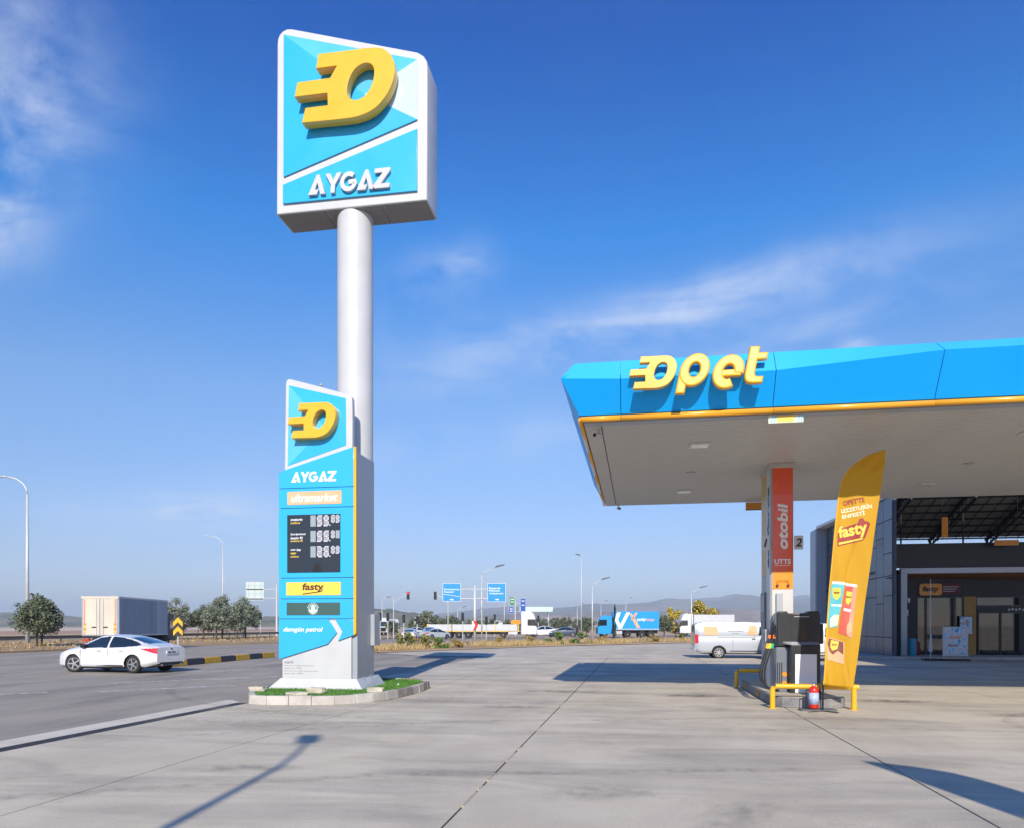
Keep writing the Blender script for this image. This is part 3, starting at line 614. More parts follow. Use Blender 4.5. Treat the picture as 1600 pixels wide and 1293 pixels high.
for z, w, t, m in ((4.30, .31, 'motorin', m_whitep), (4.22, .25, 'ecoforce', m_yelt), (3.94, .40, 'kurşunsuz', m_whitep), (3.85, .32, 'benzin 95', m_whitep), (3.78, .32, 'ecoforce 95', m_yelt), (3.56, .27, 'oto lpg', m_whitep), (3.47, .15, 'aygaz', m_yelt), (3.40, .21, 'ecoforce', m_yelt)):
    text('lettering', t, m, ds, (-8.41 + w / 2, 17.182, z), w, .062 if m is m_whitep else .05, shear=.25, bold=.02, depth=.002)
shape('display_hole', [arc(-7.72, 3.02, .11, .20, 0, 180, 14)], .004, M('hole_black', (.004, .005, .007), .6), ds, (0, 17.181, 0))
shape('yellow_plate', [rrect(-8.53, -7.12, 2.45, 2.77, .01)], .008, M('snack_yellow', (.83, .58, .08), .45, var=.05), tt, (0, Yt, 0))
def fasty(parent, loc, w, h, mat, depth=.004, rz=0.0, bold=.03):
    text('lettering', 'fasty', mat, parent, loc, w, h, shear=.12, bold=bold, depth=depth, rz=rz)
fasty(tt, (-7.83, Yt - .007, 2.635), .56, .22, m_brown)
shape('underline', [[(-.27, -.04), (.20, .02), (.24, .085), (.26, .08), (.22, 0), (-.27, -.065)]], .004, m_brown, tt, (-7.83, Yt - .007, 2.53))
B().box(-8.52, -7.14, Yt - .004, Yt + .004, 1.965, 2.27).obj('green_plate', M('coffee_green', (.045, .105, .095), .45, var=.06), tt)
m_cg = M('roundel_green', (.02, .26, .15), .5)
shape('roundel', [arc(0, 0, .125, .125, 0, 350, 35)], .003, m_whitep, tt, (-7.83, Yt - .008, 2.105))
shape('roundel_ring', [arc(0, 0, .118, .118, 0, 350, 35), arc(0, 0, .104, .104, 0, 350, 35)], .002, m_cg, tt, (-7.83, Yt - .011, 2.105))
for sx in (-1, 1):
    shape('roundel_mark', [[(sx * .03, .09), (sx * .085, .055), (sx * .095, 0), (sx * .06, -.03), (sx * .05, .03)]], .002, m_cg, tt, (-7.83, Yt - .011, 2.105))
    shape('roundel_mark', [[(sx * .05, -.05), (sx * .075, -.06), (sx * .03, -.09)]], .002, m_cg, tt, (-7.83, Yt - .011, 2.105))
for k in range(9):
    a = R(160 - k * 17.5); B().box(-7.83 + .148 * math.cos(a) - .009, -7.83 + .148 * math.cos(a) + .009, Yt - .009, Yt - .005, 2.105 + .148 * math.sin(a) - .011, 2.105 + .148 * math.sin(a) + .011).obj('roundel_letter', m_whitep, tt)
text('lettering', 'demgün petrol', m_whitep, tt, (-8.09, Yt - .003, 1.60), 1.03, .145, shear=.25, bold=.022)
m_gt = M('grey_print', (.16, .16, .17), .6)
text('lettering', 'narlı', m_gt, tt, (-8.49, 17.253, .815), .24, .075, shear=.25, bold=.01, depth=.002)
for z, w, t in ((.725, .78, 'Pazarcık mh. doğu karayolu yolu'), (.665, .45, 'narlı no: 10/4'), (.595, .88, 'Pazarcık mh. doğu karayolu üzeri'), (.535, .48, 'narlı no: 10/4')):
    text('fine_print', t, m_gt, tt, (-8.61 + w / 2, 17.253, z), w, .036, depth=.002)
B().box(-6.74, -6.63, 18.2, 18.62, 1.2, 2.0).obj('control_box', m_greym, tt, bevel=.01)
for (x, y) in ((-6.745, 17.6), (-6.745, 18.1)): B().add([(x, y, .42), (x + .16, y + .02, .17), (x, y + .25, .17), (x - .02, y + .2, .5)], [(0, 1, 2), (0, 2, 3), (0, 3, 1), (1, 3, 2)]).obj('gusset', m_greym, tt)
# ------------------------------------------------------------------ fuel canopy
cx0, cx1, cy0, cy1 = -1.08, 21.0, 13.80, 23.62
cn = thing('fuel_canopy', 'blue fascia fuel station canopy with yellow lettering and white slatted ceiling', 'canopy', (0, 0, 0))
B().box(cx0 + .1, cx1, cy0 + .1, cy1 - .1, 5.56, 6.30).obj('roof_deck', m_soffit, cn)
rid = [(-1.38, 6.13), (-.32, 6.08), (2.33, 6.08), (4.97, 6.235), (7.62, 6.235), (10.27, 6.08), (12.92, 6.08), (15.57, 6.235), (18.2, 6.235), (21.0, 6.08)]
TOPZ, BOTZ = 6.49, 5.555
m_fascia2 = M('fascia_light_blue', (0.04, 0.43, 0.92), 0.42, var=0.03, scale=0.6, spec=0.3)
for i in range(len(rid) - 1):
    (xa, za), (xb, zb) = rid[i], rid[i + 1]; e = .006
    ta, ba = (xa + e, xa + e) if i else (-1.16, -1.08)
    xb -= e; r0 = xa + e if i else xa
    yr = lambda z: cy0 - .02 - .648 * (z - BOTZ)
    def facet(lo0, lo1, hi0, hi1, nm, mat, par, n=10):
        # one folded sheet, gently twisted between its two ends
        v = []; L3 = lambda a, c, t: tuple(a[q] + (c[q] - a[q]) * t for q in range(3))
        for k in range(n + 1):
            p, q = L3(lo0, lo1, k / n), L3(hi0, hi1, k / n); v += [p, q, (p[0], p[1] + .05, p[2]), (q[0], q[1] + .05, q[2])]
        f = []
        for k in range(n):
            a = 4 * k; f += [(a, a + 4, a + 5, a + 1), (a + 3, a + 7, a + 6, a + 2), (a, a + 2, a + 6, a + 4), (a + 1, a + 5, a + 7, a + 3)]
        f += [(0, 1, 3, 2), (4 * n, 4 * n + 2, 4 * n + 3, 4 * n + 1)]
        return smooth_angle(B().add(v, f).obj(nm, mat, par), 20)
    A, Bq = (r0, yr(za), za), (xb, yr(zb), zb)
    fp_ = facet((ba, cy0 - .02, BOTZ), (xb, cy0 - .02, BOTZ), A, Bq, 'fascia_panel', m_fascia, cn)
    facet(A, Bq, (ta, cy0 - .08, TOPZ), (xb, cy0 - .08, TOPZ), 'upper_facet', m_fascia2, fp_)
ys = [cy0, 16.3, 18.8, 21.3, cy1]
for i in range(4):
    ya, yb = ys[i] + .006, ys[i + 1] - .006
    ra, rb = (cy0 - .393 if i == 0 else ya), yb
    P_ = [(-1.08, ya - (.02 if i == 0 else 0), BOTZ), (-1.08, yb, BOTZ), (-1.38, rb, 6.13), (-1.38, ra, 6.13), (-1.16, ya - (.08 if i == 0 else 0), TOPZ), (-1.16, yb, TOPZ)]
    Q = [(p[0] + .06, p[1], p[2]) for p in P_]
    B().add(P_ + Q, [(0, 3, 2, 1), (3, 4, 5, 2), (6, 7, 8, 9), (9, 8, 11, 10), (0, 1, 7, 6), (4, 10, 11, 5), (0, 6, 9, 3), (3, 9, 10, 4), (1, 2, 8, 7), (2, 5, 11, 8)]).obj('fascia_panel', m_fascia, cn)
B().box(-1.1, cx1, cy1 - .08, cy1, 5.50, 6.49).obj('rear_fascia', m_fascia, cn)
# shadow gap and yellow edge tube
B().box(-1.03, cx1, cy0 + .0, cy0 + .06, 5.49, 5.56).obj('shadow_gap', m_black, cn)
seams = [-1.06] + [r_[0] for r_ in rid[1:]]
for i in range(len(seams) - 1):
    B().tube([(seams[i] + .005, cy0 - .02, 5.485), (seams[i + 1] - .005, cy0 - .02, 5.485)], .052, 12).obj('edge_tube', m_trim, cn, smooth=True)
for i in range(4): B().tube([(-1.06, ys[i] + .005, 5.485), (-1.06, ys[i + 1] - .005, 5.485)], .045, 12).obj('edge_tube', m_trim, cn, smooth=True)
# ceiling: border boards and slats
B().box(-1.0, -.70, cy0 + .07, cy1 - .09, 5.44, 5.47).obj('ceiling_border', m_soffit, cn)
B().box(-1.0, cx1, cy0 + .0605, cy0 + .30, 5.435, 5.468).obj('ceiling_border', m_greym, cn)
B().box(-.70, -.685, cy0 + .31, cy1 - .09, 5.455, 5.462).obj('ceiling_joint', m_joint, cn)
sb = B().prism([(0, .012), (.012, 0), (.150, 0), (.162, .012), (.162, .03), (0, .03)], 0, cx1 + .68, 'x'); sm = sb.mesh('ceiling_slat'); sm.materials.append(m_soffit)
y = cy0 + .31
while y + .17 < cy1 - .08: link('ceiling_slat', sm, cn, loc=(-.68, y, 5.44)); y += .185
B().box(-.68, cx1, cy0 + .31, cy1 - .1, 5.47, 5.48).obj('ceiling_back', M('ceiling_gap', (.12, .12, .12), .9), cn)
m_lamp = M('lamp_glass', (.75, .75, .73), .2, coat=.5)
for x in (1.24, 7.5, 13.8):
    for y in (15.9, 21.3):
        lf = B().box(x - .21, x + .21, y - .21, y + .21, 5.415, 5.44).obj('ceiling_light', m_white, cn, bevel=.008)
        B().box(x - .16, x + .16, y - .15, y + .15, 5.405, 5.4148).obj('light_lens', m_lamp, lf)
    B().lathe([(.12, 5.425), (.11, 5.44)], 16, (x, 18.75, 0)).obj('ceiling_speaker', m_steel, cn)
# lettering: speed-line emblem as o, then p e t
YL = 13.36
def letter(lp, loc, s_, nm='letter'): return shape(nm, lp, .13, m_yel, cn, loc, bevel=.028, s=s_)
letter([EMB, HOL], (.245, YL, 6.12), (.315, .34), 'emblem')
k = .20
ring = lambda cx, cz: [arc(cx, cz, .205, .235, 0, 345, 30), arc(cx, cz, .088, .115, 0, 345, 30)]
shp = sheared([arc(0, 0, .255, .285, 0, 345, 34), arc(.0, .0, .09, .122, 0, 345, 34)], k)
letter(shp, (.955, YL, 6.125), (1, 1))
letter(sheared([[(-.255, -.40), (-.09, -.40), (-.09, -.10), (-.13, .05), (-.255, .02)]], k), (.955, YL + .012, 6.125), (1, 1))
letter(sheared(stroke(arc(0, 0, .175, .20, -18, 0, 4)[:0] + arc(0, 0, .178, .208, -12, 300, 34), .172), k), (1.52, YL, 6.06), (1, 1))
letter(sheared([[(-.16, -.075), (.225, -.075), (.245, .045), (-.16, .045)]], k), (1.52, YL + .01, 6.055), (1, 1))
letter(sheared([[(-.125, .35), (.045, .35), (.045, .24), (.20, .24), (.20, .115), (.045, .115), (.045, -.10), (.06, -.15), (.10, -.165), (.20, -.165), (.20, -.285), (.03, -.285), (-.06, -.265), (-.11, -.20), (-.125, -.12)]], k), (1.935, YL, 6.12), (1, 1))
for x, z_ in ((.0, 6.12), (.55, 6.15), (.80, 6.0), (1.16, 6.15), (1.34, 6.05), (1.9, 6.1)): B().tube([(x, YL + .06, z_), (x, cy0 - .2, z_)], .012, 6).obj('letter_bracket', m_steel, cn)
# things hung from the canopy
ls = thing('lane_sign', 'small pale yellow lane sign hung under the canopy front edge', 'sign')
B().box(2.27, 2.86, 13.86, 13.90, 5.29, 5.432).obj('plate', M('pale_sign', (.62, .66, .52), .5), ls)
B().box(2.42, 2.70, 13.853, 13.8595, 5.305, 5.415).obj('yellow_field', m_yelt, ls)
for x in (2.30, 2.76):
    for q in range(2): B().prism([(x + q * .05, 5.30), (x + q * .05 + .02, 5.30), (x + q * .05 + .06, 5.42), (x + q * .05 + .04, 5.42)], 13.854, 13.859).obj('hatch_stripe', m_blue2, ls)
ob = thing('rear_lane_sign', 'brown orange sign board hung at the rear edge of the canopy', 'sign')
B().box(3.20, 3.90, 23.55, 23.60, 5.22, 5.439).obj('plate', M('sign_orange', (.55, .24, .03), .5), ob); B().box(3.19, 3.91, 23.545, 23.605, 5.205, 5.22).obj('frame', m_brown, ob)
def cctv(x, y, z, rz, label):
    t = thing('security_camera', label, 'camera', (x, y, z), rz, 'security cameras under the canopy')
    B().tube([(0, 0, 0), (0, 0, -.08)], .02, 8).obj('mount', m_steel, t); B().tube([(0, .06, -.09), (0, -.14, -.13)], .04, 10).obj('housing', m_white, t); B().tube([(0, -.135, -.128), (0, -.155, -.132)], .034, 10).obj('lens', m_black, t)
cctv(-.75, 14.35, 5.44, R(-30), 'white bullet camera in the front left corner under the canopy')
cctv(-.62, 23.4, 5.44, R(20), 'small camera at the rear left corner under the canopy')
cctv(4.15, 23.4, 5.44, R(-10), 'small camera at the rear edge of the canopy next to the brown sign')

# ------------------------------------------------------------------ canopy column with number plates
m_red = M('panel_red', (.78, .085, .022), .25, coat=.3, var=.05, scale=2); m_or = M('panel_orange', (.80, .27, .012), .35, coat=.2)
m_fry = M('panel_cream', (.55, .38, .12), .4)
def column(X, Y, label, detail=True):
    t = thing('canopy_column', label, 'column', (X, Y, 0), 0, 'canopy columns')
    cb = B().box(0, .49, 0, 1.32, .20, 5.44).obj('cladding', m_greym, t, bevel=.01)
    B().box(-.03, .52, -.03, 1.35, 5.33, 5.438).obj('capital', m_soffit, t)
    B().box(.03, .475, -.016, -.001, 2.96, 5.36).obj('red_panel', m_red, t); B().box(.03, .475, -.016, -.001, 2.545, 2.955).obj('orange_panel', m_or, t)
    B().box(.02, .48, -.014, -.001, .25, 2.54).obj('white_panel', m_white, t)
    B().box(-.014, -.001, .05, .55, .30, 5.36).obj('side_panel', m_white, t)
    B().box(-.014, -.001, .56, 1.28, 2.9, 5.36).obj('cream_panel', m_fry, t); B().box(-.014, -.001, .56, 1.28, .6, 2.89).obj('grey_panel', m_greym, t)
    if not detail: return t
    text('lettering', 'otobil', m_whitep, t, (.25, -.02, 3.99), 1.05, .23, shear=.15, bold=.03, vert=True)
    text('lettering', 'UTTS', m_whitep, t, (.25, -.02, 3.18), .36, .115, bold=.03)
    B().box(.08, .42, -.02, -.0165, 3.085, 3.095).obj('rule', m_whitep, t)
    text('side_lettering', 'ecoforce', M('navy_print', (.04, .05, .16), .5), t, (-.0175, .30, 4.0), 1.9, .26, rz=R(-90), shear=.2, bold=.03, vert=True)
    for x0, x1, tx in ((-.22, -.03, '1'), (.50, .70, '2')):
        pl = B().prism(rrect(x0, x1, 3.45, 3.77, .03), -.03, -.012).obj('number_plate', m_white, t); text('number', tx, m_blackt, pl, ((x0 + x1) / 2, -.034, 3.61), None, .19, shear=.2, bold=.025)
    rk = B().tube([(.13, -.06, 2.62), (.13, -.06, 2.74), (.37, -.06, 2.74), (.37, -.06, 2.62)], .012, 6).obj('hook_frame', m_or, t)
    for x in (.13, .37): B().lathe([(.03, -.07), (.03, -.02)], 10, (x, 0, 2.63), 'y').obj('hook', m_black, rk)
    B().box(.10, .24, -.10, -.018, 1.5, 2.45).obj('cabinet', m_greym, t, bevel=.01)
    B().box(-.05, -.016, .62, 1.2, 1.62, 2.5).obj('notice_board', M('notice_grey', (.16, .17, .2), .4), t); B().box(-.055, -.0505, .66, 1.16, 2.05, 2.44).obj('notice', M('notice_pale', (.4, .42, .47), .5), t)
    pm = B().box(-.09, -.016, .25, .55, 1.2, 1.62).obj('payment_terminal', m_steel, t, bevel=.008); B().box(-.094, -.0905, .30, .50, 1.30, 1.54).obj('screen', M('blue_screen', (.02, .08, .3), .15), pm)
    return t
column(3.01, 18.02, 'red and orange clad canopy column with white lettering and number plates')
column(12.9, 18.02, 'grey canopy column farther right, out towards the shop side', False)

# ------------------------------------------------------------------ pump island
pi = thing('pump_island', 'low grey painted concrete pump island with rounded front', 'island')
fr = [(2.78, 21.35), (2.78, 16.75), (2.83, 16.50), (2.95, 16.33), (3.15, 16.25), (3.9, 16.25), (4.1, 16.33), (4.22, 16.5), (4.27, 16.75), (4.27, 21.35)]
B().prism(fr, 0, .215, 'z').obj('kerb_body', m_island, pi, bevel=.02)
top = [(x + (3.525 - x) * .06, y + (19 - y) * .012) for x, y in fr]
B().prism(top, .2155, .222, 'z').obj('top_slab', m_concrete, pi)
m_kor = M('worn_orange_paint', (.45, .25, .05), .8, var=.5, scale=10)
for y0 in (18.2, 20.2): B().box(2.772, 2.779, y0, y0 + .55, .03, .19).obj('paint_patch', m_kor, pi)
def rail(Y, x0, x1, label, stub):
    t = thing('guard_rail', label, 'guard rail', (0, Y, 0), 0, 'yellow tube guard rails at the pump island')
    m = M('rail_yellow', (.74, .43, .012), .4, var=.12, scale=9, coat=.2)
    r = .055; pts = [(x0, 0, 0), (x0, 0, .40), (x0 + .02, 0, .44), (x0 + .06, 0, .46), (x1 + stub, 0, .46)]
    o = B().tube(pts, r, 12).obj('bar', m, t); smooth_angle(o, 50)
    smooth_angle(B().tube([(x1, 0, 0), (x1, 0, .455)], r, 12).obj('post', m, t), 50)
    for x in (x0, x1):
        B().lathe([(.10, 0), (.10, .012)], 14, (x, 0, 0)).obj('base_plate', m, t)
rail(16.12, 2.72, 4.30, 'bright yellow tube rail at the near end of the pump island', .09)
rail(21.55, 2.68, 4.30, 'yellow tube rail at the far end of the pump island', .02)

# ------------------------------------------------------------------ fuel pump
pu = thing('fuel_pump', 'dark grey fuel dispenser with black head, white end panel and hanging hoses', 'fuel pump')
m_pg = M('pump_grey', (.16, .185, .22), .3, coat=.2, var=.08, scale=3); m_pd = M('pump_black', (.020, .024, .028), .35, var=.15, scale=5)
B().box(3.04, 3.92, 17.55, 17.99, .222, 1.22).obj('lower_cabinet', m_pg, pu, bevel=.012)
ped = B().box(3.30, 3.92, 17.27, 17.548, .222, 1.28).obj('end_pedestal', m_pd, pu, bevel=.015)
B().box(3.39, 3.84, 17.258, 17.269, .235, 1.08).obj('white_panel', M('panel_white', (.74, .75, .76), .25, coat=.4), ped)
B().add([(3.30, 17.30, 1.285), (3.92, 17.30, 1.285), (3.92, 17.60, 1.36), (3.16, 17.60, 1.36), (3.16, 17.60, 1.30), (3.92, 17.60, 1.30)], [(0, 1, 2, 3), (0, 3, 4), (1, 5, 2), (0, 4, 5, 1), (3, 2, 5, 4)]).obj('sloped_cap', M('cap_grey', (.33, .36, .39), .3), pu)
hb = shape('head', [[(3.06, 1.24), (3.98, 1.24), (3.98, 1.95), (3.94, 2.03), (3.74, 2.03), (3.70, 1.985), (3.30, 1.985), (3.27, 2.03), (3.12, 2.03), (3.06, 1.98)]], .42, m_pd, pu, (0, 17.76, 0), bevel=.02)
B().box(3.42, 3.74, 17.538, 17.548, 1.90, 1.915).obj('badge', m_steel, hb); B().box(3.03, 3.058, 17.60, 17.94, 1.62, 1.97).obj('display', M('pump_screen', (.10, .12, .15), .12, coat=.6), hb)
B().box(3.36, 3.70, 17.540, 17.5475, 1.30, 1.84).obj('face_panel', M('pump_face', (.035, .042, .045), .22, coat=.3), hb)
B().box(3.985, 4.06, 17.60, 17.94, 1.30, 1.75).obj('nozzle_boot', m_pd, pu, bevel=.02)
for k, z in ((0, .5), (1, .6)): B().lathe([(.055, 17.541), (.055, 17.5485)], 14, (3.22, 0, .42 + k * .2), 'y').obj('orange_sticker', m_or, pu)
for k in range(3): B().box(3.06 + k * .045, 3.08 + k * .045, 17.543, 17.549, .30, .88).obj('vent_slot', m_black, pu)
def hose(dx, col, nm):
    p = [(2.98 - dx, 17.62 + dx, 1.52), (2.93 - dx, 17.58, 1.42), (2.90 - dx, 17.55, 1.25), (2.80 - dx, 17.5, .98), (2.72 - dx, 17.48, .70), (2.73 - dx, 17.48, .48), (2.82, 17.48, .33), (2.96, 17.5, .27), (3.1, 17.53, .26)]
    q = [Vector(p[0])]
    for _ in range(1):
        q = []
        for i in range(len(p) - 1):
            for t in (0, .33, .66): q.append(tuple(Vector(p[i]).lerp(Vector(p[i + 1]), t)))
        q.append(p[-1])
    for _ in range(3): q = [q[0]] + [tuple((Vector(q[i - 1]) + Vector(q[i]) * 2 + Vector(q[i + 1])) / 4) for i in range(1, len(q) - 1)] + [q[-1]]
    h_ = B().tube(q, .019, 8).obj('hose', m_rubber, pu, smooth=True)
    B().tube([(2.915 - dx, 17.56, 1.30), (2.885 - dx, 17.54, 1.19)], .036, 10).obj('hose_guard', col, h_)
hose(0.0, M('guard_yellow', (.75, .6, .02), .5), 'a'); hose(.05, m_yel, 'b'); hose(-.055, M('guard_green', (.02, .42, .2), .5), 'c')
for k, dx in enumerate((0.0, .06)):
    nz = B().tube([(2.99 - dx, 17.60, 1.50), (3.03 - dx, 17.62, 1.66), (3.05 - dx, 17.62, 1.80)], [.035, .03, .012], 8).obj('nozzle', m_black, pu); B().box(2.93 - dx, 3.03 - dx, 17.56, 17.66, 1.42, 1.5).obj('nozzle_grip', M('grip_orange', (.7, .16, .02), .5), nz)

# fire extinguisher on its stand
fe = thing('fire_extinguisher', 'red fire extinguisher with pale label in front of the pump island', 'fire extinguisher', (3.47, 15.86, 0))
m_exr = M('extinguisher_red', (.62, .025, .012), .25, coat=.5)
B().prism([(-.27, -.16), (.40, -.13), (.44, -.06), (.40, .12), (-.22, .14), (-.30, .05)], 0, .03, 'z').obj('stand_plate', M('stand_grey', (.12, .125, .13), .6, var=.3, scale=8), fe, bevel=.006)
smooth_angle(B().lathe([(.085, .05), (.095, .07), (.095, .40), (.085, .45), (.04, .49), (.03, .50)], 18).obj('cylinder', m_exr, fe), 50)
B().lathe([(.0965, .13), (.0965, .36)], 18).obj('label_band', M('label_blue', (.42, .52, .72), .5, var=.35, scale=22), fe, smooth=True)
B().lathe([(.03, .50), (.025, .54)], 10).obj('valve', m_steel, fe); B().box(-.02, .10, -.012, .012, .545, .56).obj('lever', m_black, fe)
B().tube([(.02, 0, .52), (.10, -.02, .50), (.125, -.02, .40), (.12, -.02, .16)], .012, 6).obj('discharge_hose', m_rubber, fe)
B().tube([(-.14, .02, .02), (-.14, .02, .42)], .01, 6).obj('stand_frame', m_black, fe); B().tube([(-.14, .02, .40), (-.03, .1, .42), (.13, .02, .40), (.13, .02, .02)], .01, 6).obj('stand_frame', m_black, fe)

# ------------------------------------------------------------------ feather flag
FY = 15.98
def frip(x, z): return FY + .020 * math.sin(x * 11 + z * 1.7) + .014 * math.sin(x * 5 - z * 3.1) + .03 * (max(0, 1.2 - z)) * math.sin(x * 19 + z * 2) + .022 * math.exp(-((x - 4.10 - .21 * (z - 2.6)) / .022) ** 2) * max(0, min(1, (z - 2.5) / .3)) * max(0, min(1, (3.55 - z) / .3)) + .02 * math.exp(-((x - 4.12 + .12 * (z - .9)) / .03) ** 2) * max(0, 1 - abs(z - .75) / .4) + .016 * math.sin((x * .7 - z * .7) * 26) * max(0, min(1, (z - 4.45) / .4))
def flag_cloth(dx, dz, name, label, mirror=False):
    t = thing(name, label, 'flag')
    return t
left = [(.51, 3.69), (2.45, 3.80), (3.64, 3.90), (4.36, 3.98), (4.66, 4.05), (4.84, 4.15), (5.0, 4.34), (5.12, 4.52), (5.19, 4.74), (5.21, 4.865)]
def lft(z): return float(np.interp(z, [p[0] for p in left], [p[1] for p in left]))
def rgtx(z): return 4.25 + (z - .44) * (4.87 - 4.25) / (5.21 - .44)
def build_flag(t, ox=0.0, oy=0.0, rz=0.0, prints=True):
    n, mrows = 44, 110; v = []; f = []
    for j in range(mrows + 1):
        tz = j / mrows
        for i in range(n + 1):
            u = i / n; zb = .51 - .07 * u; z = zb + (5.21 - zb) * tz; a, b_ = lft(z), max(rgtx(z), lft(z) + .001)
            x = a + (b_ - a) * u; v.append((x, frip(x, z), z))
    f = [(j * (n + 1) + i, j * (n + 1) + i + 1, (j + 1) * (n + 1) + i + 1, (j + 1) * (n + 1) + i) for j in range(mrows) for i in range(n)]
    m_fy = MATS.get('flag_yellow')
    if not m_fy:
        m_fy = M('flag_yellow', (.77, .485, .03), .65, var=.05, scale=2)
        nt = m_fy.node_tree; bs = nt.nodes['Principled BSDF']; o_ = [n_ for n_ in nt.nodes if n_.type == 'OUTPUT_MATERIAL'][0]
        tr = nt.nodes.new('ShaderNodeBsdfTranslucent'); tr.inputs[0].default_value = (.95, .64, .06, 1); ms = nt.nodes.new('ShaderNodeMixShader'); ms.inputs[0].default_value = .5
        nt.links.new(bs.outputs[0], ms.inputs[1]); nt.links.new(tr.outputs[0], ms.inputs[2]); nt.links.new(ms.outputs[0], o_.inputs[0])
    cl_ = B().add(v, f).obj('cloth', m_fy, t, smooth=True)
    sl = cl_.modifiers.new('thickness', 'SOLIDIFY'); sl.thickness = .004; sl.offset = 0
    pole = [(3.665, FY, .02), (3.675, FY, .5)] + [(lft(z), frip(lft(z), z) , z) for z in np.linspace(.6, 5.2, 26)]
    B().tube(pole, [.02] * 2 + [.018 - .009 * k / 25 for k in range(26)], 8).obj('pole', m_yel, t, smooth=True)
    B().tube([(3.665, FY, .02), (3.675, FY, .55)], .0225, 8).obj('ground_sleeve', m_black, t)
    for q in range(2):
        T = Matrix.Translation((3.665, FY, .012)) @ Matrix.Rotation(R(35 + 90 * q), 4, 'Z'); B().box(-.38, .38, -.03, .03, -.012 + q * .012, q * .012, T).obj('cross_foot', m_black, t)
    return cl_
ff = thing('feather_flag', 'tall yellow feather flag with snack print beside the fuel pump', 'flag')
cloth = build_flag(ff)
def grid_cut(o, st=.07):
    bm = bmesh.new(); bm.from_mesh(o.data); xs_ = [v.co.x for v in bm.verts]; zs_ = [v.co.z for v in bm.verts]
    for ax, lo, hi in ((0, min(xs_), max(xs_)), (2, min(zs_), max(zs_))):
        k = lo + st
        while k < hi:
            co = Vector((0, 0, 0)); co[ax] = k; no = Vector((0, 0, 0)); no[ax] = 1
            bmesh.ops.bisect_plane(bm, geom=bm.verts[:] + bm.edges[:] + bm.faces[:], plane_co=co, plane_no=no); k += st
    bm.to_mesh(o.data); bm.free()
def onflag(o, off):
    grid_cut(o)
    for v in o.data.vertices:
        v.co.y = frip(v.co.x, v.co.z) - off + (v.co.y - FY) * .25
    o.parent = cloth; return o
def tilt(o, cx, cz, a):
    ca, sa = math.cos(a), math.sin(a)
    for v in o.data.vertices:
        x, z = v.co.x - cx, v.co.z - cz; v.co.x = cx + x * ca - z * sa; v.co.z = cz + x * sa + z * ca
    return o
m_mar = M('maroon_print', (.30, .03, .02), .6); m_cream = M('cream_print', (.80, .72, .50), .6)
for tx, x, z, w, m in (("OPET'TE", 4.26, 4.20, .40, m_mar), ('LEZZETLERİN', 4.31, 4.07, .58, m_cream), ('ENFESTİ', 4.25, 3.94, .42, m_cream)):
    o = text('lettering', tx, m, None, (x, FY, z), w, .105, bold=.03, depth=.002); tilt(o, x, z, R(9)); onflag(o, .008)
band = [(3.945, 3.30), (4.42, 3.41), (4.47, 3.47), (4.565, 3.74), (4.53, 3.78), (4.46, 3.80), (4.42, 3.86), (4.36, 3.85), (4.33, 3.76), (4.2, 3.72), (4.07, 3.68), (4.04, 3.73), (3.98, 3.71), (3.95, 3.5)]
onflag(shape('logo_shadow', [band], .002, m_mar, None, (0, FY, 0)), .008)
o = text('logo_lettering', 'fasty', m_yelt, None, (4.24, FY, 3.60), .55, .31, shear=.1, bold=.035, depth=.002); tilt(o, 4.24, 3.60, R(11)); onflag(o, .012)
onflag(shape('logo_underline', [[(3.965, 3.33), (4.41, 3.43), (4.425, 3.465), (3.97, 3.375)]], .002, m_yelt, None, (0, FY, 0)), .0125)
m_teal = M('can_teal', (.10, .48, .52), .5, var=.15, scale=6); m_cred = M('can_red', (.62, .10, .06), .5, var=.2, scale=6); m_pink = M('can_pink', (.75, .28, .18), .5); m_bag = M('bag_brown', (.20, .06, .035), .5, var=.4, scale=9); m_peach = M('peach_print', (.78, .38, .20), .5)
def pr(name, pts, m, off): onflag(shape(name, [pts], .002, m, None, (0, FY, 0)), off)
pr('can_print', [(3.84, 2.56), (4.08, 2.54), (3.95, 1.68), (3.80, 1.66), (3.775, 1.84)], m_teal, .008)
pr('can_rim', [(3.84, 2.60), (4.09, 2.58), (4.085, 2.53), (3.845, 2.55)], m_whitep, .010)
pr('can_badge', [(3.86, 2.47), (4.01, 2.46), (4.0, 2.30), (3.94, 2.22), (3.88, 2.26), (3.855, 2.34)], m_yelt, .011)
pr('can_stripe', [(3.84, 2.14), (4.03, 2.13), (4.025, 2.09), (3.84, 2.10)], m_whitep, .011)
pr('fruit_print', [(3.82, 1.85), (3.9, 1.93), (3.98, 1.92), (3.96, 1.72), (3.82, 1.68)], m_cream, .011)
pr('can_print', [(4.10, 2.52), (4.33, 2.49), (4.21, 1.46), (3.97, 1.56)], m_cred, .010)
pr('can_side', [(4.25, 2.50), (4.33, 2.49), (4.21, 1.46), (4.13, 1.50)], m_pink, .012)
pr('can_rim', [(4.10, 2.56), (4.33, 2.53), (4.33, 2.48), (4.10, 2.51)], m_whitep, .013)
pr('can_badge', [(4.12, 2.40), (4.23, 2.38), (4.21, 2.20), (4.15, 2.12), (4.10, 2.18)], m_yelt, .014)
pr('can_stripe', [(4.07, 2.06), (4.20, 2.03), (4.19, 1.98), (4.06, 2.01)], m_whitep, .014)
pr('nut_print', [(4.12, 1.70), (4.2, 1.85), (4.22, 1.6), (4.12, 1.53)], m_peach, .014)
pr('pack_print', [(3.75, 1.32), (3.80, 1.47), (4.02, 1.40), (4.08, 1.36), (4.07, .93), (3.75, 1.02)], m_peach, .010)
